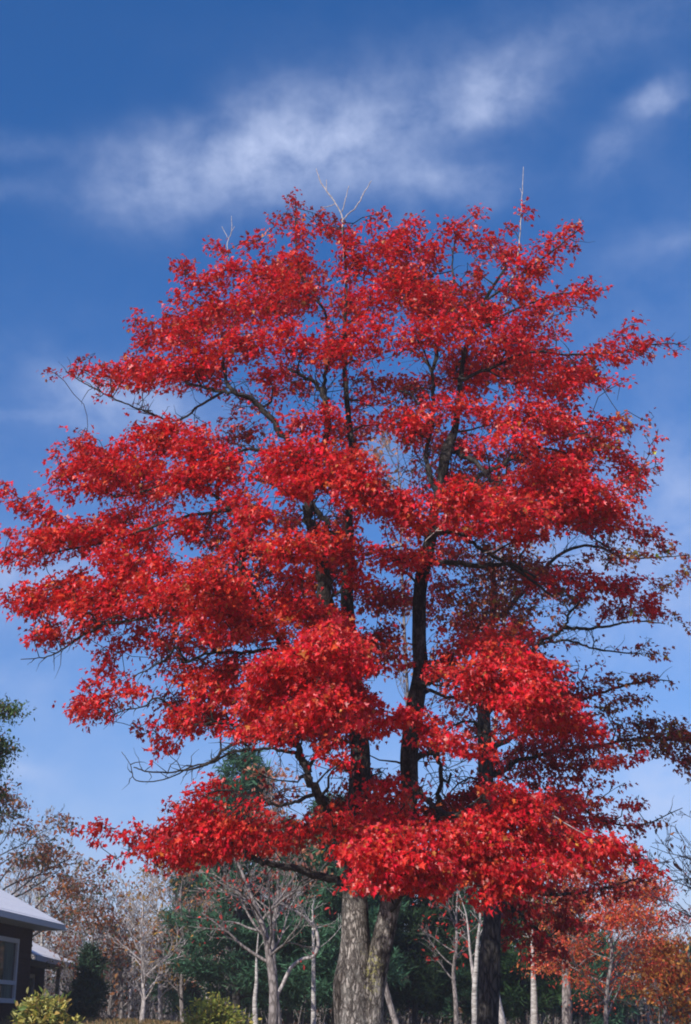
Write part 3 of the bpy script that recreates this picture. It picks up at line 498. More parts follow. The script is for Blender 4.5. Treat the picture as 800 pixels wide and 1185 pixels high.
def maple(root, Yt, stems, limbs, pads, seed, leafn, barks, axis_px, leaf_size=.062):
    """stems, limbs: lists of (name, material, label, [(x, y, width_px, depth offset), ...])"""
    rg = np.random.default_rng(seed); sk = Skel(); built = []; side = []
    for nm, mk, lab, pts in stems + limbs:
        q = np.array(pts, float); q[:, 3] = np.where(q[:, 3] <= -1.2, q[:, 3] * .72, q[:, 3]); p = P(q[:, 0], q[:, 1], Yt + q[:, 3]); r = q[:, 2] / 2 / scale_at(p)
        if q[0, 2] > 30:                     # root flare reaching the ground
            pass
        pp = smooth_path(np.concatenate([p, r[:, None]], 1), 6); rr = np.maximum(pp[:, 3], .003); pc = pp[:, :3].copy()
        if nm != 'trunk':
            w = np.minimum(rr * .9, .05); pc[1:-1] += rg.normal(size=(len(pc) - 2, 3)) * w[1:-1, None] * .45
        else:
            pass
        sk.add(pc[1:], rr[1:]); b = MB()
        if nm != 'trunk':
            for k in range(2, len(pc) - 1):
                for _ in range(2):
                    if rg.random() > min(.6, .12 + rr[k] * 16) or rr[k] > .09 or nm == 'dead_branch': continue
                    d = unit(unit(pc[k + 1] - pc[k]) * .8 + rg.normal(size=3) * .75 + np.array([0, 0, .12])); Lw = rg.uniform(.22, .95) * min(1, .3 + rr[k] * 18)
                    q = [pc[k]]
                    for _s in range(4): d = unit(d + rg.normal(size=3) * .28); q.append(q[-1] + d * Lw / 4)
                    side.append((np.array(q), np.array([.0075, .006, .0045, .003, .0018])))
                    if Lw > .5: side.append((np.array([q[2], q[2] + unit(d + rg.normal(size=3) * .7) * Lw * .2, q[2] + unit(d + rg.normal(size=3) * .5) * Lw * .42]), np.array([.005, .004, .002])))
        b.tube(pc, rr, 22 if nm == 'trunk' else 9, True, .10 if nm == 'trunk' else .12, rg)
        built.append((nm, mk, lab, b))
    # wiry branches grown from the skeleton out to every spray
    tw = MB()
    for q, r in side: tw.tube(q, r, 4, False)
    axis = P(axis_px[0], axis_px[1], Yt)
    PC = []
    for (x, y, rx, ry, dy, den, tilt, tint) in pads:
        c = P(x, y, Yt + dy); PC.append(c)
    order = np.argsort([np.linalg.norm(c - axis) for c in PC])
    LP, LT, LN, LS, LC = [], [], [], [], []
    for i in order:
        (x, y, rx, ry, dy, den, tilt, tint) = pads[i]; c = PC[i]; s = scale_at(c)
        X, Z = rx / s, ry / s; D = float(np.clip(.75 * X, .16, .75))
        rad = c - axis; rad[2] *= .35; rad = unit(rad); rad_h = unit(np.array([rad[0], rad[1], 0]))
        # branch
        dd = sk.p - c; dist = np.linalg.norm(dd, axis=1) + 1.1 * np.maximum(0, dd[:, 2] + .15) - np.minimum(sk.r, .05) * 6
        j = int(np.argmin(dist)); a = sk.p[j]; L = np.linalg.norm(c - a)
        if L > .02:
            n = max(2, int(L / .18)); tt = np.linspace(0, 1, n + 1)[:, None]
            mid = a + (c - a) * tt; sag = np.sin(tt[:, 0] * np.pi) * L * .10; mid[:, 2] += sag * rg.uniform(-.3, 1.1); mid[:, 0] += sag * rg.normal() * .8; mid[:, 1] += sag * rg.normal() * .8
            mid[1:-1] += rg.normal(size=(n - 1, 3)) * min(.045, .03 * L + .01)
            r0 = min(sk.r[j] * .75, .012 + .013 * L); rr = r0 + (.006 - r0) * tt[:, 0] ** .8; rr = np.maximum(rr, .005)
            tw.tube(mid, rr, 5, False); sk.add(mid[1:], rr[1:])
        # leaf bunches through the spray
        ncl = max(3, int(leafn * den * math.pi * rx * ry / 6.0)); ct, st = math.cos(math.radians(tilt)), math.sin(math.radians(tilt))
        d = unit(rg.normal(size=(ncl, 3))); rr = rg.uniform(size=(ncl, 1)) ** (1 / 2.0); q = d * rr * (1.04 + .12 * rg.normal(size=(ncl, 1)) + .30 * (rg.random((ncl, 1)) < .10))
        ux, uy, uz = q[:, 0] * X, q[:, 1] * D, q[:, 2] * Z
        uz = uz - .18 * Z * (q[:, 0] ** 2 + q[:, 1] ** 2)
        cp = c + np.stack([ux * ct + uz * st, uy, -ux * st + uz * ct], 1)
        # leaning skirt: the near or outer side hangs lower
        cp[:, 2] -= .30 * np.abs((cp - c) @ rad_h) * (Z / max(X, Z))
        # lacy openings inside every spray
        fn = np.sin(cp[:, 0] * 9.1 + 2.3 * np.sin(cp[:, 1] * 4.3)) * np.sin(cp[:, 2] * 12.7 + 2.1 * np.sin(cp[:, 0] * 5.1)) + .5 * np.sin(cp[:, 1] * 10.3 + cp[:, 2] * 6)
        sel = rg.random(ncl) < np.clip(.84 + .48 * fn, .12, 1); sel[0] = True; cp = cp[sel]; ncl = len(cp)
        for k in rg.permutation(ncl)[:max(3, ncl // 5)]:
            e = cp[k]; st0 = c if rg.random() < .55 else cp[rg.integers(ncl)]
            m = (st0 + e) / 2 + rg.normal(size=3) * .05; m[2] += .02; tw.tube(np.array([st0, m, e]), [.0065, .005, .003], 3, False)
        m = rg.integers(4, 9, ncl); own = np.repeat(np.arange(ncl), m); n = len(own)
        pos = cp[own] + rg.normal(size=(n, 3)) * np.array([.055, .055, .042])
        away = unit(pos - cp[own] + rad * .03)
        tip = away * .55 + rad * .35 + np.array([0, 0, -.55]) + rg.normal(size=(n, 3)) * .38
        nor = np.array([0, 0, .62]) + rad * .38 + SUN_DIR * .25 + rg.normal(size=(n, 3)) * .52
        col = np.array(TINT[tint]) * np.exp(rg.normal(size=(n, 1)) * .22)
        hue = rg.uniform(size=n); w = hue < (.022 if tint != 'o' else .06)
        cc = np.repeat(col, 1, 0); cf = rg.normal(size=(ncl, 2)); cc *= np.exp(cf[own, :1] * .20); cc[:, 1] *= np.exp(rg.normal(size=n) * .5 + cf[own, 1] * .45); cc[w] = np.array([.42, .15, .03]) * np.exp(rg.normal(size=(w.sum(), 1)) * .3)
        LP.append(pos); LT.append(tip); LN.append(nor); LS.append(leaf_size * np.exp(rg.normal(size=n) * .24)); LC.append(cc)
    LP, LT, LN, LS, LC = map(np.concatenate, (LP, LT, LN, LS, LC))
    k = cull(LP, rg); print('leaves', k.sum(), 'of', len(k))
    trunk = None
    for nm, mk, lab, b in built:
        par = root if nm == 'trunk' or trunk is None else root
        o = b.build(nm, M[mk], par)
        if lab: o['label'] = lab
    tw.build('twigs', M[barks], root)
    leaf_mesh('crown', M['maple_leaf'], LP[k], LT[k], LN[k], LS[k], np.clip(LC[k], 0, .9), MAPLE, root, .40, .32)
    return sk

def backfill(pads, n, seed, lo, hi, den, rgm):
    """darker sprays through the inside of the crown"""
    rg = np.random.default_rng(seed); out = []
    for _ in range(n):
        p = pads[rg.integers(len(pads))]
        h = 1 - ((p[0] - 400) / 400) ** 2 - ((p[1] - 640) / 440) ** 2
        if h < .12: continue
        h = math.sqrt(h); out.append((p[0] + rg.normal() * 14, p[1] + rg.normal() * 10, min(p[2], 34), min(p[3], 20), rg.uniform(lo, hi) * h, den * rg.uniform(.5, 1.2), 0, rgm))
    return out

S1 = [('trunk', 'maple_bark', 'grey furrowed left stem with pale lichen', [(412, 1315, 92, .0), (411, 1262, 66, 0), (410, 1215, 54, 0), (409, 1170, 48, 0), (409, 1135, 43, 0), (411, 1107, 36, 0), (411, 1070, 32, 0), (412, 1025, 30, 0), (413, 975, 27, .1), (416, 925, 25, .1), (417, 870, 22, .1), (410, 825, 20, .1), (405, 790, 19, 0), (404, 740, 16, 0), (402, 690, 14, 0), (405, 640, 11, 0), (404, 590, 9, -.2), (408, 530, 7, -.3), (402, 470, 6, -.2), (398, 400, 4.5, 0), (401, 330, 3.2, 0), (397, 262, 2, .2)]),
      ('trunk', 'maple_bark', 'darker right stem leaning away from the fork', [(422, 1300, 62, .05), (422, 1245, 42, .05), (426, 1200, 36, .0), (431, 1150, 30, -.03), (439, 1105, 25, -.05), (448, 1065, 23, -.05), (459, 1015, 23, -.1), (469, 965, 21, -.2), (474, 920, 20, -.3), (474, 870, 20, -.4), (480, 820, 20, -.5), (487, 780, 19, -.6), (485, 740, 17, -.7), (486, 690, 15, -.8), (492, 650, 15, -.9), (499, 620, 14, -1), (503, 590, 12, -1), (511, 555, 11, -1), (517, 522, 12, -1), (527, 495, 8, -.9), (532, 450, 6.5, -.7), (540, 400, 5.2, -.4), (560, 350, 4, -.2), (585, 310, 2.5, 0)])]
L1 = [('limb', 'limb_bark', '', a) for a in (
    [(405, 795, 17, 0), (392, 745, 16, -.3), (378, 695, 17, -.6), (370, 650, 15, -.8), (358, 605, 13, -1), (354, 570, 11, -1.1), (345, 535, 8, -1.2), (322, 494, 7, -1.3), (300, 470, 6.5, -1.3), (270, 452, 5.5, -1.1), (262, 438, 4, -1), (256, 400, 3, -.8)],
    [(358, 580, 8, -1), (372, 598, 7, -1), (388, 622, 7, -.8), (403, 650, 7, -.4)],
    [(272, 455, 4, -1.1), (255, 453, 3.6, -1), (238, 448, 3, -.9), (219, 445, 2.5, -.7), (211, 437, 2, -.6), (195, 420, 1.6, -.4)],
    [(356, 590, 8, -1), (367, 540, 8, -.8), (379, 495, 7, -.8), (376, 462, 7, -.8), (366, 444, 5, -.8), (350, 434, 4, -.9), (333, 427, 3, -1)],
    [(376, 465, 5, -.8), (377, 435, 4.5, -.6), (380, 400, 4, -.4), (375, 360, 3, -.2), (346, 310, 2.2, 0), (342, 245, 1.5, 0)],
    [(377, 740, 9, -.6), (345, 750, 6, -1), (310, 752, 4.5, -1.3), (280, 755, 4, -1.5), (243, 756, 3.6, -1.4), (216, 766, 3, -1.2), (206, 760, 2, -1)],
    [(345, 765, 8, -1.2), (320, 735, 8, -1.6), (303, 707, 8, -1.8), (289, 678, 7, -1.9), (278, 648, 6.5, -1.9), (288, 620, 5.5, -1.9), (262, 586, 4, -1.8), (240, 566, 3, -1.6), (220, 541, 2.4, -1.3)],
    [(404, 1022, 10, 0), (376, 1016, 9, 0), (332, 1003, 7.5, -.1), (300, 996, 7, -.2), (286, 990, 6, -.2), (284, 982, 4, -.2), (250, 985, 3, -.2), (200, 985, 2.2, -.2), (150, 980, 1.5, -.2)],
    [(406, 1000, 13, 0), (394, 962, 12, -.4), (380, 938, 11, -.6), (363, 912, 10.5, -.9), (353, 884, 10, -1.2), (345, 866, 8, -1.4), (335, 852, 5, -1.6), (318, 830, 3.5, -1.8)],
    [(347, 873, 5, -1.3), (322, 868, 4, -1.5), (298, 867, 3.4, -1.6), (272, 869, 3, -1.6), (248, 882, 2.4, -1.5), (225, 886, 2, -1.4), (190, 902, 1.5, -1.2), (158, 903, 1.2, -1), (151, 885, 1, -1), (141, 870, .7, -.9)],
    [(338, 856, 5, -1.6), (300, 856, 4.2, -1.8), (266, 863, 3.5, -1.8), (240, 884, 3, -1.6), (205, 893, 2.2, -1.3), (172, 893, 1.8, -1.1), (155, 888, 1.3, -1)],
    [(364, 918, 5, -.9), (345, 928, 4, -1), (322, 931, 3.6, -1), (300, 926, 3.4, -1), (282, 922, 3, -.9), (262, 914, 2.4, -.8), (240, 918, 1.8, -.8)],
    [(340, 858, 6, -1.4), (310, 848, 5, -1.2), (285, 842, 4, -.9), (250, 835, 3.2, -.5), (226, 838, 2.8, -.2), (200, 820, 2.6, 0), (183, 808, 2.2, 0), (165, 818, 1.8, 0), (143, 822, 1.3, 0), (125, 830, 1, 0)],
    [(216, 766, 2.6, -1.2), (204, 748, 2.4, -1), (196, 760, 2.2, -.7), (175, 773, 1.8, -.4), (158, 781, 1.3, 0)],
    [(280, 690, 5, -1.8), (230, 700, 4, -1.6), (180, 712, 3.4, -1), (122, 724, 3.2, -.4), (93, 737, 2.6, 0), (75, 750, 2.2, 0), (55, 760, 1.6, 0), (24, 763, .9, 0)],
    [(266, 590, 4, -1.8), (220, 596, 3.4, -1.2), (170, 612, 3, -.8), (120, 628, 2.6, -.3), (70, 638, 2.2, 0), (30, 645, 1.5, 0)],
    [(222, 545, 3, -1.3), (190, 560, 2.6, -.8), (140, 575, 2.2, -.4), (128, 572, 1.8, -.2), (100, 560, 1.5, 0)],
    [(262, 452, 3.4, -1), (230, 470, 2.8, -.6), (205, 488, 2.4, -.3), (184, 482, 2.2, 0), (168, 476, 2, 0), (140, 465, 1.8, 0), (112, 451, 1.6, 0), (92, 440, 1.3, 0), (76, 430, .9, 0)],
    [(340, 530, 4, -1.2), (311, 523, 4.4, -1.2), (288, 520, 3.6, -1.2), (273, 525, 2.4, -1.1), (240, 540, 2, -1)],
    [(350, 575, 5, -1.1), (322, 562, 4, -1.3), (300, 556, 3.4, -1.4), (288, 549, 2.4, -1.4)],
    [(492, 653, 8, -.9), (520, 650, 6.5, -.8), (560, 655, 5, -.6), (592, 653, 4, -.4), (620, 668, 3, -.2)],
    [(499, 618, 8, -1), (528, 616, 5.5, -1), (552, 632, 4.6, -.8), (575, 646, 4, -.6), (595, 658, 3.4, -.4), (640, 690, 2.6, 0)],
    [(505, 590, 8, -1), (528, 570, 7, -1.1), (548, 556, 6.5, -1.2), (585, 536, 5.5, -1.2), (618, 520, 4, -1), (648, 508, 3, -.8), (680, 500, 2, -.4)],
    [(520, 520, 8, -1), (536, 526, 7, -1.2), (556, 540, 4.5, -1.6), (575, 565, 3.4, -2.4)],
    [(505, 568, 6, -1), (496, 550, 6, -1), (494, 525, 5, -.9), (500, 490, 4.4, -.8), (502, 465, 4, -.6), (500, 432, 3.6, -.6), (488, 412, 3, -.6), (470, 405, 2.2, -.6), (458, 414, 1.6, -.6)],
    [(500, 432, 3, -.6), (506, 410, 2.6, -.5), (498, 380, 2.6, -.4), (482, 360, 2.4, -.4), (464, 340, 2.2, -.4), (440, 320, 1.6, -.2)],
    [(502, 470, 3.6, -.6), (490, 470, 3, -.6), (474, 456, 2.6, -.6), (462, 452, 1.8, -.6)],
    [(484, 790, 13, -.6), (500, 786, 9, -.9), (520, 780, 6, -1.4), (560, 788, 4.4, -2), (600, 796, 3, -2.6)],
    [(474, 880, 9, -.4), (500, 872, 6, -.2), (510, 890, 5, 0), (508, 925, 6, .1), (505, 950, 5, .2)],
    [(530, 440, 5, -.7), (570, 425, 4, -.5), (610, 408, 3, -.3), (660, 410, 2.4, 0), (710, 408, 2, 0), (760, 398, 1.4, 0), (795, 398, .9, 0)],
    [(540, 400, 4, -.4), (570, 372, 3.2, -.2), (610, 352, 2.6, 0), (650, 340, 2, 0), (695, 334, 1.2, 0)],
    [(560, 350, 3, -.2), (600, 320, 2.4, 0), (640, 290, 1.8, 0), (675, 262, 1, 0)],
    [(500, 432, 3, -.6), (512, 380, 2.6, -.4), (526, 340, 2.2, -.2), (524, 300, 1.8, 0), (530, 262, 1.2, 0)],
    [(448, 1060, 6, 0), (480, 1020, 6, -1.5), (500, 1000, 5, -2.6), (540, 985, 4, -3), (600, 965, 3.4, -2.8), (670, 975, 2.6, -2.2), (740, 1000, 1.6, -1.6)],
    [(474, 900, 9, -.3), (500, 930, 6, -1.4), (560, 950, 5, -2.4), (610, 930, 3, -2.6)],
    [(410, 1010, 9, 0), (430, 980, 6, -1.8), (445, 985, 5, -3), (470, 1000, 3.6, -4)],
    [(404, 800, 12, 0), (396, 812, 8, -1.2), (375, 800, 6, -2.6), (350, 790, 4, -3.5)],
)]
L1 += [('dead_branch', 'dead_wood', 'bare bleached twigs standing above the leaves', a) for a in (
    [(398, 300, 1.87, .2), (397, 262, 1.87, .2), (395, 247, 1.73, .2), (387, 233, 1.58, .2), (377, 219, 1.44, .2), (371, 210, 1.15, .2), (366, 195, 0.72, .2)],
    [(397, 255, 1.58, .2), (404, 247, 1.44, .2), (412, 240, 1.30, .2), (420, 226, 1.15, .2), (430, 209, 0.72, .2)],
    [(396, 245, 1.15, .2), (400, 230, 1.01, .2), (404, 215, 0.72, .2)],
    [(388, 236, 1.01, .2), (380, 239, 0.86, .2), (372, 240, 0.58, .2)],
    [(378, 220, 0.86, .2), (378, 208, 0.65, .2)],
    [(585, 350, 2.16, 0), (590, 332, 1.87, 0), (598, 305, 1.58, 0), (602, 270, 1.30, 0), (604, 235, 1.08, 0), (606, 193, 0.65, 0)],
    [(604, 235, 0.72, 0), (611, 231, 0.50, 0)], [(603, 250, 0.72, 0), (594, 246, 0.50, 0)], [(605, 225, 0.72, 0), (602, 218, 0.50, 0)],
    [(265, 300, 1.30, 0), (263, 282, 1.08, 0), (268, 268, 0.86, 0), (268, 250, 0.50, 0)], [(264, 276, 0.79, 0), (257, 262, 0.58, 0)], [(267, 270, 0.72, 0), (272, 262, 0.50, 0)],
    [(625, 385, 1.58, 0), (630, 374, 1.44, 0), (640, 362, 1.30, 0), (646, 356, 0.86, 0)],
    [(560, 640, 1.01, -2), (580, 632, 1.30, -2), (578, 610, 1.30, -2), (566, 602, 1.15, -2)],
    [(520, 612, 0.86, -1.6), (500, 614, 1.15, -1.6), (480, 602, 0.86, -1.6), (470, 600, 0.65, -1.6)],
    [(490, 628, 1.01, -1.6), (505, 614, 1.15, -1.6), (520, 598, 0.72, -1.6)],
    [(640, 944, 1.44, -3.2), (660, 956, 1.44, -3.2), (680, 968, 1.01, -3.1)],
)]
tree1 = empty('red_maple', base, 'large brilliant red maple on two forking grey stems, filling the middle of the picture', 'tree')
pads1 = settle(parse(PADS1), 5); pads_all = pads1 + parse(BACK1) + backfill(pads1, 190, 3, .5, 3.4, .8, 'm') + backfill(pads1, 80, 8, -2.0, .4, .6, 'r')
maple(tree1, YT, S1, L1, pads_all, 11, .27, 'limb_bark', (440, 760))

Y2 = 23.5
b2 = P(562, 1185, Y2); b2[2] = float(ground_z(b2[0], b2[1])) - .05
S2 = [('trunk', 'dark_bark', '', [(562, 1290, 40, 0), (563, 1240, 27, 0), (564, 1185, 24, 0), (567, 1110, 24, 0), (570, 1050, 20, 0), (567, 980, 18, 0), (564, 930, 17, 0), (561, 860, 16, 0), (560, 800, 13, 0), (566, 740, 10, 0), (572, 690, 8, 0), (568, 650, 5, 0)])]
L2 = [('limb', 'dark_bark', '', a) for a in (
    [(561, 830, 8, 0), (590, 790, 6, 0), (620, 748, 5, -.2), (640, 736, 4.4, -.2), (657, 727, 4, -.2), (680, 728, 3.4, -.2), (706, 724, 3, -.2), (737, 719, 2, -.2), (770, 722, 1.2, -.2)],
    [(655, 728, 3.4, -.2), (658, 712, 3, -.3), (668, 700, 2.6, -.5), (681, 684, 2, -1), (720, 684, 1.6, -1.6)],
    [(625, 745, 3.4, 0), (650, 741, 3, 0), (668, 744, 2.6, 0), (690, 751, 2.2, 0), (720, 755, 1.7, 0), (745, 757, 1, 0)],
    [(570, 720, 6, 0), (610, 680, 4.6, 0), (650, 640, 4, 0), (690, 632, 3, 0), (720, 645, 2.2, 0), (760, 645, 1.6, 0), (798, 642, 1, 0)],
    [(700, 660, 2, 0), (708, 640, 2, 0), (695, 628, 2, 0), (672, 614, 2, 0)],
    [(561, 870, 8, 0), (600, 850, 5.6, 0), (650, 820, 4.4, .2), (700, 800, 3.2, .2), (750, 788, 2, 0), (778, 788, 1, 0)],
    [(562, 900, 8, 0), (600, 880, 6, 0), (650, 870, 4.6, .2), (700, 862, 3.6, .4), (750, 854, 2.6, .5), (800, 860, 1.6, .5)],
    [(564, 930, 7, 0), (610, 920, 5, 0), (660, 930, 3.6, 0), (700, 950, 2.4, 0), (740, 955, 1.6, 0), (790, 935, .9, 0)],
    [(569, 1030, 8, 0), (600, 1030, 5.6, .2), (640, 1036, 4, .4), (690, 1030, 3, .5), (740, 1016, 1.6, .5)],
    [(569, 1040, 6, 0), (590, 1050, 4.6, .3), (620, 1074, 3.2, .5), (645, 1100, 2, .5)],
    [(561, 845, 5, 0), (545, 835, 3, -.3), (525, 840, 2.2, -.3), (505, 860, 1.6, -.2), (498, 880, 1.2, 0)],
    [(563, 905, 4, 0), (545, 900, 2.4, 0), (525, 912, 1.8, 0), (510, 935, 1.2, 0)],
)]
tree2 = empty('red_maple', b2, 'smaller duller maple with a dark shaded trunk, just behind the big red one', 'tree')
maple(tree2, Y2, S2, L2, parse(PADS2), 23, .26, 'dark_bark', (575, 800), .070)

# ------------------------------------------------------------------ background trees
def grow(b, tips, p, d, L, r, lev, rg, spread, up, n_side, rmin, seg=5, wig=.10):
    """one branch and its side branches"""
    pts = [p]; dd = unit(d); step = L / seg
    for i in range(seg):
        dd = unit(dd + rg.normal(size=3) * wig + np.array([0, 0, up])); pts.append(pts[-1] + dd * step)
    pts = np.array(pts); rr = np.maximum(np.linspace(r, r * .35, seg + 1), rmin)
    b.tube(pts, rr, 7 if r > .05 else (4 if r > .02 else 3), False)
    if lev == 0:
        tips.append(pts[-1]); tips.append(pts[seg // 2 + 1]); return
    for i in range(n_side):
        t = rg.uniform(.25, 1.0) * seg; k = min(int(t), seg - 1); q = pts[k] + (pts[k + 1] - pts[k]) * (t - k)
        s = unit(np.cross(dd, rg.normal(size=3))); nd = unit(unit(pts[k + 1] - pts[k]) + s * spread * rg.uniform(.7, 1.3))
        grow(b, tips, q, nd, L * rg.uniform(.38, .6) * (1.15 - .5 * t / seg), max(rr[k] * .55, rmin), lev - 1, rg, spread, up, max(2, n_side - 1), rmin, 4, wig * 1.3)

def bare_tree(name, x, y_top, Y, w_px, label, cat, bark, seed, group=None, trunk=None, leafcol=None, nleaf=0, spread=.9, up=.06, nlimb=12, first=.3, lsize=.09, lev=2, limb_len=.34, rmin=.006, lean=0, part='trunk', sd=.18):
    rg = np.random.default_rng(seed)
    p0 = P(x, 1180, Y); p0[2] = float(ground_z(p0[0], Y)) - .05; top = P(x + lean, y_top, Y); H = top[2] - p0[2]
    root = empty(name, p0, label, cat, group)
    if trunk: q = np.array(trunk, float); tp = np.concatenate([p0[None], P(q[:, 0], q[:, 1], Y)])
    else:
        k = 7; tt = np.linspace(0, 1, k)[:, None]; tp = p0 + (top - p0) * tt; tp[1:-1, :2] += rg.normal(size=(k - 2, 2)) * .012 * H
    tp = smooth_path(tp, 4); r0 = w_px / 2 / scale_at(p0); m = len(tp); rr = np.maximum(r0 * (1 - np.linspace(0, 1, m) ** 1.1 * .88), rmin)
    b = MB(); b.tube(tp, rr, 10, False, .06, rg); b.build(part, M[bark], root)
    lb = MB(); tips = []
    for i in range(nlimb):
        t = first + (1 - first) * ((i + rg.uniform(0, .8)) / nlimb); k = min(int(t * (m - 1)), m - 2); a = rg.uniform(0, 6.283)
        d = np.array([math.cos(a) * spread, math.sin(a) * spread, rg.uniform(.4, .9)])
        grow(lb, tips, tp[k], d, H * limb_len * (1.1 - .6 * t) * rg.uniform(.7, 1.2), max(rr[k] * .5, rmin), lev, rg, .75, up, 4, rmin)
    lb.build('branches', M[bark], root)
    if nleaf:
        tips = np.array(tips); sub = tips[rg.permutation(len(tips))[:max(8, int(len(tips) * .38))]]; own = rg.integers(len(sub), size=nleaf); c = sub[own] + rg.normal(size=(nleaf, 3)) * sd * np.array([1.5, 1.5, .55])
        ci = (own * 7 + (rg.random(nleaf) < .25)) % len(leafcol); cl = np.array(leafcol)[ci] * np.exp(rg.normal(size=(nleaf, 1)) * .25)
        leaf_mesh('crown', M['leaf'], c, rg.normal(size=(nleaf, 3)) + np.array([0, 0, -.5]), rg.normal(size=(nleaf, 3)) * .6 + np.array([0, 0, .6]), lsize * np.exp(rg.normal(size=nleaf) * .25), cl, OVAL, root, .2, .2)
    return root

def evergreen(x, y_top, Y, half, label, seed, group='evergreens standing in the wood', cat='tree', first=.12, dens=1.0, col=(.045, .115, .062), conic=.55, name='pine_tree', size=.24, bark='dark_bark', gap=.62):
    """whorls of level boughs carrying bunches of needles"""
    rg = np.random.default_rng(seed); p0 = P(x, 1180, Y); p0[2] = float(ground_z(p0[0], Y)) - .05; top = P(x, y_top, Y); H = top[2] - p0[2]
    R = half / scale_at(p0); root = empty(name, p0, label, cat, group)
    k = 8; tt = np.linspace(0, 1, k)[:, None]; tp = p0 + np.array([0, 0, 1.]) * H * tt; tp[1:-1, :2] += rg.normal(size=(k - 2, 2)) * .03
    r0 = .012 * H + .04; b = MB(); b.tube(tp, r0 * (1 - tt[:, 0] * .93), 9, False, .05, rg); b.build('trunk', M[bark], root)
    lb = MB(); LP, LT = [], []; z = H * first
    while z < H * .985:
        f = z / H; Rz = R * min(1, (1 - f) ** conic * 1.12 + .03) * (1 if f > .3 else .75 + .25 * f / .3)
        for i in range(int(rg.integers(5, 8))):
            a = rg.uniform(0, 6.283); L = Rz * rg.uniform(.55, 1.12); q0 = p0 + np.array([0, 0, z + rg.uniform(-.2, .2)]); d = np.array([math.cos(a), math.sin(a), rg.uniform(-.05, .3)])
            n = 5; pts = np.array([q0 + d * L * s + np.array([0, 0, .10 * L * (s ** 2) - .07 * L * s]) + rg.normal(size=3) * .03 for s in np.linspace(0, 1, n)])
            lb.tube(pts, np.linspace(.012 + .012 * L, .006, n), 4, False)
            nn = max(4, int(dens * L * 34)); s = rg.uniform(.15, 1, nn) ** .75; base_ = q0 + d * (L * s)[:, None]; base_[:, 2] += .10 * L * s ** 2 - .07 * L * s
            sd = np.cross(d, [0, 0, 1.]); w = .34 * L * (1.05 - s * .75); base_ += sd * (rg.uniform(-1, 1, nn) * w)[:, None]; base_[:, 2] += rg.normal(size=nn) * .07
            LP.append(base_); LT.append(np.repeat(d[None], nn, 0))
        z += gap * (1.05 - .55 * f) * max(.45, H / 12)
    lb.build('branches', M[bark], root)
    LP = np.concatenate(LP); LT = np.concatenate(LT); m = 6; n = len(LP) * m
    pos = np.repeat(LP, m, 0) + rg.normal(size=(n, 3)) * .05; tip = np.repeat(LT, m, 0) * .5 + rg.normal(size=(n, 3)) * .75 + np.array([0, 0, .25])
    c = np.array(col) * np.exp(rg.normal(size=(n, 1)) * .22); c = c * np.repeat(np.exp(rg.normal(size=(len(LP), 1)) * .25), m, 0)
    NB = NEEDLE.copy(); NB[:, 0] *= 1.6
    leaf_mesh('crown', M['needle'], pos, tip, rg.normal(size=(n, 3)), size * np.exp(rg.normal(size=n) * .2), c, NB, root, 0, .2)
    return root

def dup(root, loc, rz, sc, label, group):
    r = root.copy(); COL.objects.link(r); r.location = [float(q) for q in loc]; r.rotation_euler = (0, 0, rz); r.scale = (sc, sc, sc); r['label'] = label; r['group'] = group
    for ch in list(root.children):
        c = ch.copy(); COL.objects.link(c); c.parent = r
    return r

YEL = [(.38, .24, .05), (.34, .18, .05), (.25, .12, .04)]; RUST = [(.26, .09, .03), (.20, .06, .03), (.30, .12, .04), (.06, .07, .025)]
PINK = [(.42, .16, .10), (.38, .13, .10), (.45, .22, .12)]; ORG = [(.66, .10, .05), (.64, .08, .05), (.60, .20, .05), (.68, .15, .08)]; RED = [(.55, .06, .04), (.5, .03, .03)]

# evergreens behind
evergreen(274, 864, 42, 88, 'tall dark green pine whose top shows left of the maple trunks', 101, cat='pine tree')
evergreen(388, 925, 42, 92, 'broad dark green pine between the white birch and the forked trunk', 102, cat='pine tree')
evergreen(335, 945, 50, 84, 'dark pine behind the grey leafless tree', 103, cat='pine tree')
evergreen(222, 985, 49, 56, 'narrow dark pine behind the round green bush', 110, cat='pine tree')
evergreen(480, 985, 44, 84, 'dark green pine just right of the forked maple trunks', 104, cat='pine tree', col=(.025, .055, .022))
evergreen(540, 1010, 52, 80, 'dark pine left of the shaded maple trunk', 105, cat='pine tree')
evergreen(605, 1020, 46, 74, 'dark green pine behind the shaded trunk and the single birch', 106, cat='pine tree', col=(.03, .07, .022))
evergreen(672, 1070, 56, 70, 'low dark pine behind the orange tree', 107, cat='pine tree')
evergreen(428, 980, 60, 80, 'far dark pine seen through the fork of the maple', 111, cat='pine tree')
evergreen(99, 1098, 42, 29, 'small dark green spruce on the lawn beside the house', 108, None, 'spruce', .03, 1.0, (.03, .065, .034), .7, 'spruce_tree', .2, gap=.36)
bare_tree('maple_tree', -48, 836, 26, 12, 'green leaved tree top reaching in at the upper left above the rust oak', 'tree', 'dark_bark', 109, None, None, [(.08, .15, .05), (.07, .13, .05), (.18, .10, .05), (.10, .16, .05)], 20000, 1.3, .0, 26, .74, .065, 3, .21, .006, 0, 'trunk', .12)

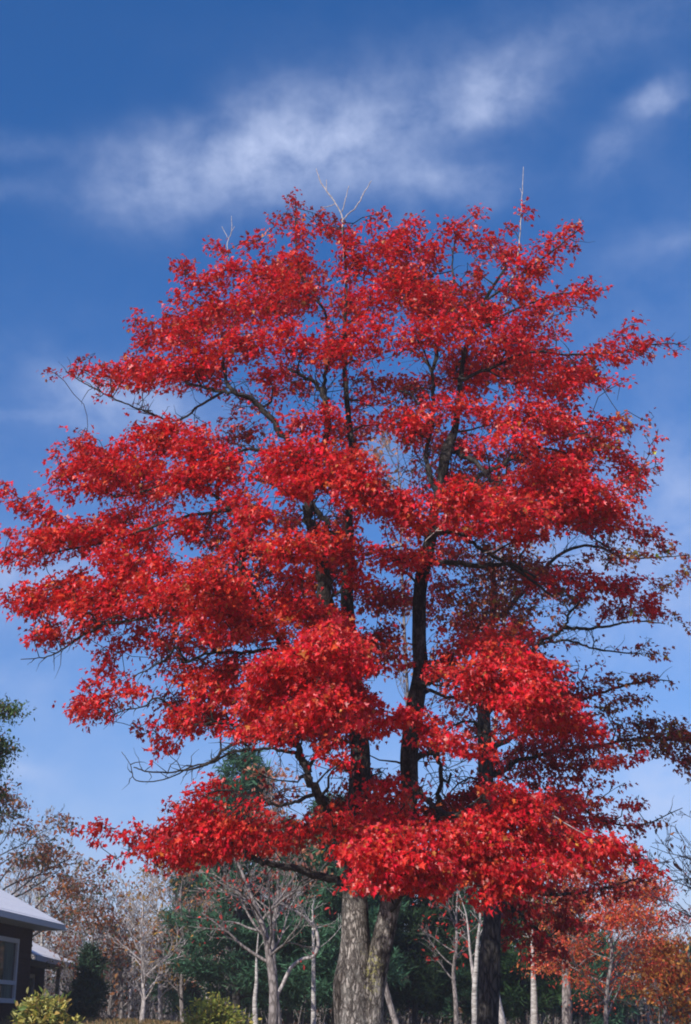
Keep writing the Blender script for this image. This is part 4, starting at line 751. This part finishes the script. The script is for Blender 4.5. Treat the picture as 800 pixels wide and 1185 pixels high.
# the leafless grey tree and the birches in front of them
bare_tree('bare_tree', 316, 1000, 32, 12, 'leafless grey tree with a fan of pale branches and a few red leaves', 'tree', 'grey_bark', 201, None,
          [(317, 1150), (313, 1115), (308, 1085), (300, 1060), (288, 1030), (276, 1000), (262, 978)], RED, 380, 1.0, .03, 24, .28, .085, 3, .55, .006, -40)
bare_tree('bare_tree', 324, 960, 36, 8, 'slim leafless tree with pinkish leaves rising behind the grey fan shaped one', 'tree', 'grey_bark', 202, None, [(318, 1130), (316, 1080), (322, 1030), (318, 960), (312, 900)], PINK, 900, .8, .08, 22, .45, .11, 2, .3)
bare_tree('birch_tree', 363, 1055, 34, 6.5, 'thin white birch trunk in front of the dark pine, left of the forked maple', 'birch', 'birch_bark', 203, None, [(363, 1140), (363, 1100), (362, 1060), (362, 1045)], None, 0, .8, .05, 5, .6, .1, 1, .2)
bare_tree('birch_tree', 297, 1100, 37, 7, 'crooked white birch trunk just left of the grey leafless tree', 'birch', 'birch_bark', 204, None, [(295, 1160), (297, 1135), (297, 1110), (300, 1070)], None, 0, .8, .05, 4, .6, .1, 1, .2)
bare_tree('bare_tree', 264, 1050, 44, 8, 'straight grey trunk standing behind the round green bush', 'tree', 'grey_bark', 205, None, [(264, 1140), (263, 1100), (264, 1040), (262, 1000)], PINK, 300, .7, .08, 10, .5, .12, 2, .28)
# curved pale stem left of the birch
def curved_stem():
    Y = 33; q = np.array([(319, 1160, 4.5), (327, 1140, 4.2), (337, 1120, 4.2), (350, 1110, 4), (362, 1107, 4), (368, 1095, 4), (367, 1080, 3.6), (362, 1070, 3), (352, 1060, 2.4), (338, 1052, 1.6), (326, 1050, 1)], float)
    p0 = P(317, 1180, Y); p0[2] = float(ground_z(p0[0], Y)) - .05; root = empty('bare_tree', p0, 'pale sapling whose stem bends sharply right before the white birch', 'tree')
    p = P(q[:, 0], q[:, 1], Y); p = np.concatenate([p0[None], p]); r = np.concatenate([[3], q[:, 2] / 2]) / 50.0; pp = smooth_path(np.concatenate([p, r[:, None]], 1), 4)
    b = MB(); b.tube(pp[:, :3], pp[:, 3], 7, False); b.build('trunk', M['pale_bark'], root); lb = MB(); tips = []; rg = np.random.default_rng(5)
    for i in range(16):
        k = rg.integers(len(pp) // 2, len(pp)); grow(lb, tips, pp[k, :3], np.array([rg.normal(), rg.normal(), .5]), rg.uniform(.5, 1.0), .014, 1, rg, .8, .04, 3, .006)
    lb.build('branches', M['pale_bark'], root)
curved_stem()
bare_tree('birch_tree', 551, 1030, 30, 8, 'white birch leaning against the left side of the shaded dark trunk', 'birch', 'birch_bark', 206, None, [(549, 1160), (551, 1120), (553, 1090), (556, 1060), (556, 1020)], None, 0, .8, .05, 6, .5, .1, 1, .2)
bare_tree('birch_tree', 546, 1070, 33, 6, 'second thinner grey birch crossing beside the leaning one', 'birch', 'pale_bark', 216, None, [(550, 1160), (548, 1130), (544, 1100), (540, 1060), (530, 1030)], None, 0, .8, .05, 5, .5, .1, 1, .2)
bare_tree('birch_tree', 618, 1060, 36, 9, 'single straight white birch trunk right of the shaded maple trunk', 'birch', 'birch_bark', 207, None, [(618, 1150), (617, 1120), (616, 1060), (618, 1000)], YEL, 200, .7, .08, 10, .6, .1, 2, .25)
bare_tree('bare_tree', 656, 1040, 36, 13, 'thick pale grey trunk at the left of the orange tree', 'tree', 'grey_bark', 208, None, [(656, 1150), (655, 1120), (652, 1070), (655, 1020), (650, 960)], YEL, 700, .8, .06, 16, .4, .11, 2, .3)
bare_tree('bare_tree', 528, 1000, 42, 6, 'thin brown trunk among the pines left of the leaning birch', 'tree', 'grey_bark', 209, None, None, RED, 240, .9, .05, 16, .3, .12, 2, .3)
# trees seen through the crown
bare_tree('birch_tree', 588, 600, 30, 9, 'tall slender birch with bare pale limbs seen through the right of the red crown', 'birch', 'pale_bark', 210, None, [(566, 1100), (568, 1000), (566, 900), (578, 800), (584, 720), (580, 650), (583, 590)], PINK, 900, .8, .1, 22, .55, .1, 2, .16, .006)
bare_tree('bare_tree', 470, 520, 29, 8, 'tall thin tree with salmon leaves behind the middle of the red crown', 'tree', 'grey_bark', 211, None, [(440, 1100), (466, 980), (474, 880), (466, 680), (462, 560), (460, 520)], PINK, 900, .8, .1, 22, .55, .11, 2, .14, .006)
# orange tree at the right
bare_tree('orange_maple', 700, 1020, 33, 6, 'open crowned tree in orange red and yellow leaf at the lower right', 'tree', 'grey_bark', 212, None, [(702, 1150), (708, 1110), (706, 1070), (700, 1040), (690, 1010)], ORG, 13500, 1.35, .0, 26, .12, .07, 3, .54, .006, 0, 'trunk', .15)
bare_tree('orange_maple', 770, 1100, 38, 7, 'low rust and yellow tree partly beyond the right edge', 'tree', 'grey_bark', 213, None, None, [(.58, .28, .06), (.50, .22, .06), (.58, .12, .05)], 3600, 1.3, 0, 18, .15, .12, 3, .5, .006, 0, 'trunk', .2)
bare_tree('bare_tree', 835, 860, 27, 9, 'leafless tree beyond the right edge reaching fine twigs across the sky', 'tree', 'grey_bark', 214, None, None, RUST, 160, 1.25, .05, 34, .2, .12, 3, .36, .006, 30)
# left side: pale slender trees, rust coloured oak leaves, grey thicket
for i, (x, yt, Y, w, lab) in enumerate([(49, 950, 55, 5.5, 'tall thin white birch rising just right of the main roof'), (34, 990, 60, 4, 'faint thin birch behind the end of the main roof'), (72, 985, 62, 5, 'tall pale birch right of the birch nearest the roof'), (95, 1000, 60, 4, 'pale thin tree above the rust coloured oak'), (18, 1000, 58, 4, 'faint pale tree standing directly above the roof')]):
    bare_tree('birch_tree', x, yt, Y, w, lab, 'birch', 'birch_bark' if i == 0 else 'pale_bark', 300 + i, None, None, None, 0, .5, .12, 24, .2, .1, 2, .22, .009)
bare_tree('oak_tree', -4, 915, 49, 9, 'rust brown oak reaching in over the roof at the left edge', 'oak', 'dark_bark', 310, None, None, RUST, 5500, 1.3, .0, 20, .2, .13, 3, .44, .007, 0, 'trunk', .16)
bare_tree('oak_tree', 106, 1022, 45, 6, 'thin oak with scattered rust brown leaves above the small spruce', 'oak', 'grey_bark', 311, None, None, RUST, 2600, 1.0, .02, 18, .15, .10, 2, .42, .007, 0, 'trunk', .2)
lab2 = ['bare grey tree with a pale trunk at the right of the small spruce', 'pale forked leafless tree left of the yellowish ones', 'thin tree with yellow ochre leaves standing between leafless ones', 'leafless tree with ochre top near the round green bush', 'thin grey tree directly behind the round green bush', 'short reddish twigged tree beside the spruce', 'slim tree with dull pink leaves left of the pines']
for i, (x, yt, Y, w, lc, n) in enumerate([(164, 1030, 40, 6, YEL, 120), (140, 1040, 46, 5, YEL, 80), (186, 1005, 48, 6, YEL, 700), (212, 1010, 44, 5.5, YEL + PINK, 500), (240, 1040, 47, 5, PINK, 500), (128, 1085, 50, 5, RUST, 500), (226, 950, 55, 6, PINK, 800)]):
    bare_tree('bare_tree', x, yt, Y, w, lab2[i], 'tree', 'pale_bark' if i % 2 == 0 else 'grey_bark', 330 + i, None, None, lc, n, .75, .08, 24, .15, .12, 2, .34, .008)
# far wood: individual copies of a few trees
sources = [bare_tree('bare_tree', 150, 1020, 58, 5, 'grey twiggy tree of the far wood, one of many', 'tree', 'pale_bark', 360, 'grey trees of the far wood', None, PINK, 200, .8, .08, 20, .12, .14, 2, .34, .012),
           bare_tree('bare_tree', 200, 1010, 60, 5, 'grey twiggy tree of the far wood, one of many', 'tree', 'grey_bark', 361, 'grey trees of the far wood', None, YEL, 180, .8, .08, 20, .12, .14, 2, .34, .012),
           evergreen(520, 1085, 62, 52, 'dark pine of the far wood, one of many', 362, 'pines of the far wood', cat='pine tree', dens=.8, size=.4)]
rgc = np.random.default_rng(44)
for i in range(56):
    x = -60 + i * 16 + rgc.normal() * 8; Y = rgc.uniform(58, 85); k = 2 if (x > 225 and rgc.random() < .62) else int(rgc.integers(0, 2))
    p = P(x, 1180, Y); p[2] = float(ground_z(p[0], Y)) - .05
    dup(sources[k], p, rgc.uniform(0, 6.28), rgc.uniform(.75, 1.15) * (1.0 if k < 2 else .95), sources[k]['label'], sources[k]['group'])

# ------------------------------------------------------------------ undergrowth, bushes and grass
def undergrowth():
    rg = np.random.default_rng(19); b = MB(); LP = []
    for i in range(3200):
        y = rg.uniform(56, 100); x = rg.uniform(-.34, .36) * y; z = float(ground_z(x, y)); h = rg.uniform(.8, 4.2)
        p = np.array([x, y, z]); d = np.array([rg.normal() * .25, rg.normal() * .25, 1]); pts = np.array([p + d * h * t + rg.normal(size=3) * .08 * t for t in (0, .35, .7, 1)])
        b.tube(pts, [.03, .024, .016, .01], 3, False); LP.append(p + d * h * rg.uniform(.1, 1, 22)[:, None] + rg.normal(size=(22, 3)) * np.array([.45, .45, .3]))
        for k in range(3):
            q = pts[2] * rg.uniform(.3, 1) + pts[1] * 0; q = p + d * h * rg.uniform(.3, .9); b.tube(np.array([q, q + rg.normal(size=3) * .5 + np.array([0, 0, .4])]), [.014, .008], 3, False)
    LP = np.concatenate(LP); n = len(LP); cols = np.array([(.06, .07, .03), (.10, .06, .04), (.035, .06, .03), (.16, .08, .05), (.04, .05, .03)])
    g = np.abs(np.sin(LP[:, 0] * .5 + 1.3 * np.sin(LP[:, 1] * .2))) * 4.9; cl = cols[np.clip((g + rg.normal(size=n) * .8).astype(int), 0, 4)] * np.exp(rg.normal(size=(n, 1)) * .3)
    o = leaf_mesh('undergrowth', M['leaf'], LP, rg.normal(size=(n, 3)), rg.normal(size=(n, 3)), .17 * np.exp(rg.normal(size=n) * .3), cl, OVAL, None)
    tag(o, 'dim tangle of brush and saplings on the floor of the far wood', 'undergrowth', kind='stuff')
    tag(b.build('brushwood', M['grey_bark']), 'thin grey stems crowding the floor of the far wood', 'brushwood', kind='stuff')
undergrowth()
# ------------------------------------------------------------------ bushes and grass
def bush(name, x, y, Y, rx, rz, label, cols, n, seed, lsize, mat='leaf', upw=.4):
    rg = np.random.default_rng(seed); c = P(x, y, Y); gz = float(ground_z(c[0], Y)); s = scale_at(c); X, Z = rx / s, rz / s
    root = empty(name, (c[0], c[1], gz - .02), label, 'bush')
    lb = MB(); LP = []
    for i in range(46):
        a = rg.uniform(0, 6.283); e = rg.uniform(.25, 1.4); d = np.array([math.cos(a) * math.cos(e) * X, math.sin(a) * math.cos(e) * X * .8, math.sin(e) * (c[2] + Z - gz)]) * rg.uniform(.75, 1.08)
        q = np.array([c[0], c[1], gz]) + np.array([rg.normal() * .06, rg.normal() * .06, 0]); pts = np.array([q + d * t + np.array([0, 0, .12 * math.sin(t * 3.14)]) for t in np.linspace(0, 1, 5)]); lb.tube(pts, np.linspace(.012, .004, 5), 4, False)
        t = rg.uniform(.25, 1.02, n // 46)[:, None]; LP.append(q + d * t + rg.normal(size=(len(t), 3)) * .10 * np.array([1, 1, .8]))
    lb.build('stems', M['grey_bark'], root); LP = np.concatenate(LP); m = len(LP); LP[:, 2] = np.maximum(LP[:, 2], gz + .04)
    ci = rg.integers(len(cols), size=m); cl = np.array(cols)[ci] * np.exp(rg.normal(size=(m, 1)) * .25)
    leaf_mesh('foliage', M[mat], LP, unit(LP - np.array([c[0], c[1], gz])) * .8 + rg.normal(size=(m, 3)) * .5 + np.array([0, 0, -.3]), rg.normal(size=(m, 3)) * .4 + np.array([0, -.3, .8]), lsize * np.exp(rg.normal(size=m) * .25), cl, OVAL, root, .25, .3)
bush('garden_bush', 50, 1178, 31, 38, 22, 'yellow leaved bush glowing in front of the house wall', [(.44, .40, .09), (.34, .34, .08), (.14, .20, .04), (.40, .28, .08), (.5, .48, .18), (.10, .16, .04)], 3600, 401, .13)
bush('garden_bush', 248, 1182, 31, 46, 26, 'round olive green bush on the lawn left of the grey leafless tree', [(.20, .25, .045), (.25, .28, .05), (.15, .19, .04), (.32, .27, .06)], 5200, 402, .075)
def grass():
    rg = np.random.default_rng(9); n = 42000; x = rg.uniform(-14, 12, n); y = rg.uniform(33, 52, n); z = ground_z(x, y)
    root = np.stack([x, y, z], 1); cl = np.array([(.26, .17, .08), (.20, .13, .06), (.12, .12, .04), (.30, .20, .10)])[rg.integers(4, size=n)] * np.exp(rg.normal(size=(n, 1)) * .2)
    o = bpy.data.objects.new('grass', None)
    class Z: pass
    tip = rg.normal(size=(n, 3)) * .35 + np.array([0, 0, 1.]); nor = rg.normal(size=(n, 3)); NB = NEEDLE.copy(); NB[:, 0] *= 3
    g = leaf_mesh('grass', M['leaf'], root, tip, nor, rg.uniform(.05, .13, n), cl, NB, None, 0, .3); tag(g, 'short dry brown grass over the rise', 'grass', kind='stuff')
grass()

# ------------------------------------------------------------------ thin autumn haze
def haze():
    b = MB(); b.box((0, 1400, 15), np.eye(3), (2600, 1700, 19)); m, t, out = new_mat('thin_haze')
    v = nt(t, 'ShaderNodeVolumePrincipled'); v.inputs['Color'].default_value = (.86, .87, .95, 1); v.inputs['Density'].default_value = .0011; v.inputs['Anisotropy'].default_value = .2
    t.links.new(v.outputs[0], out.inputs['Volume']); tag(b.build('haze', m, None, False), kind='stuff')
haze()
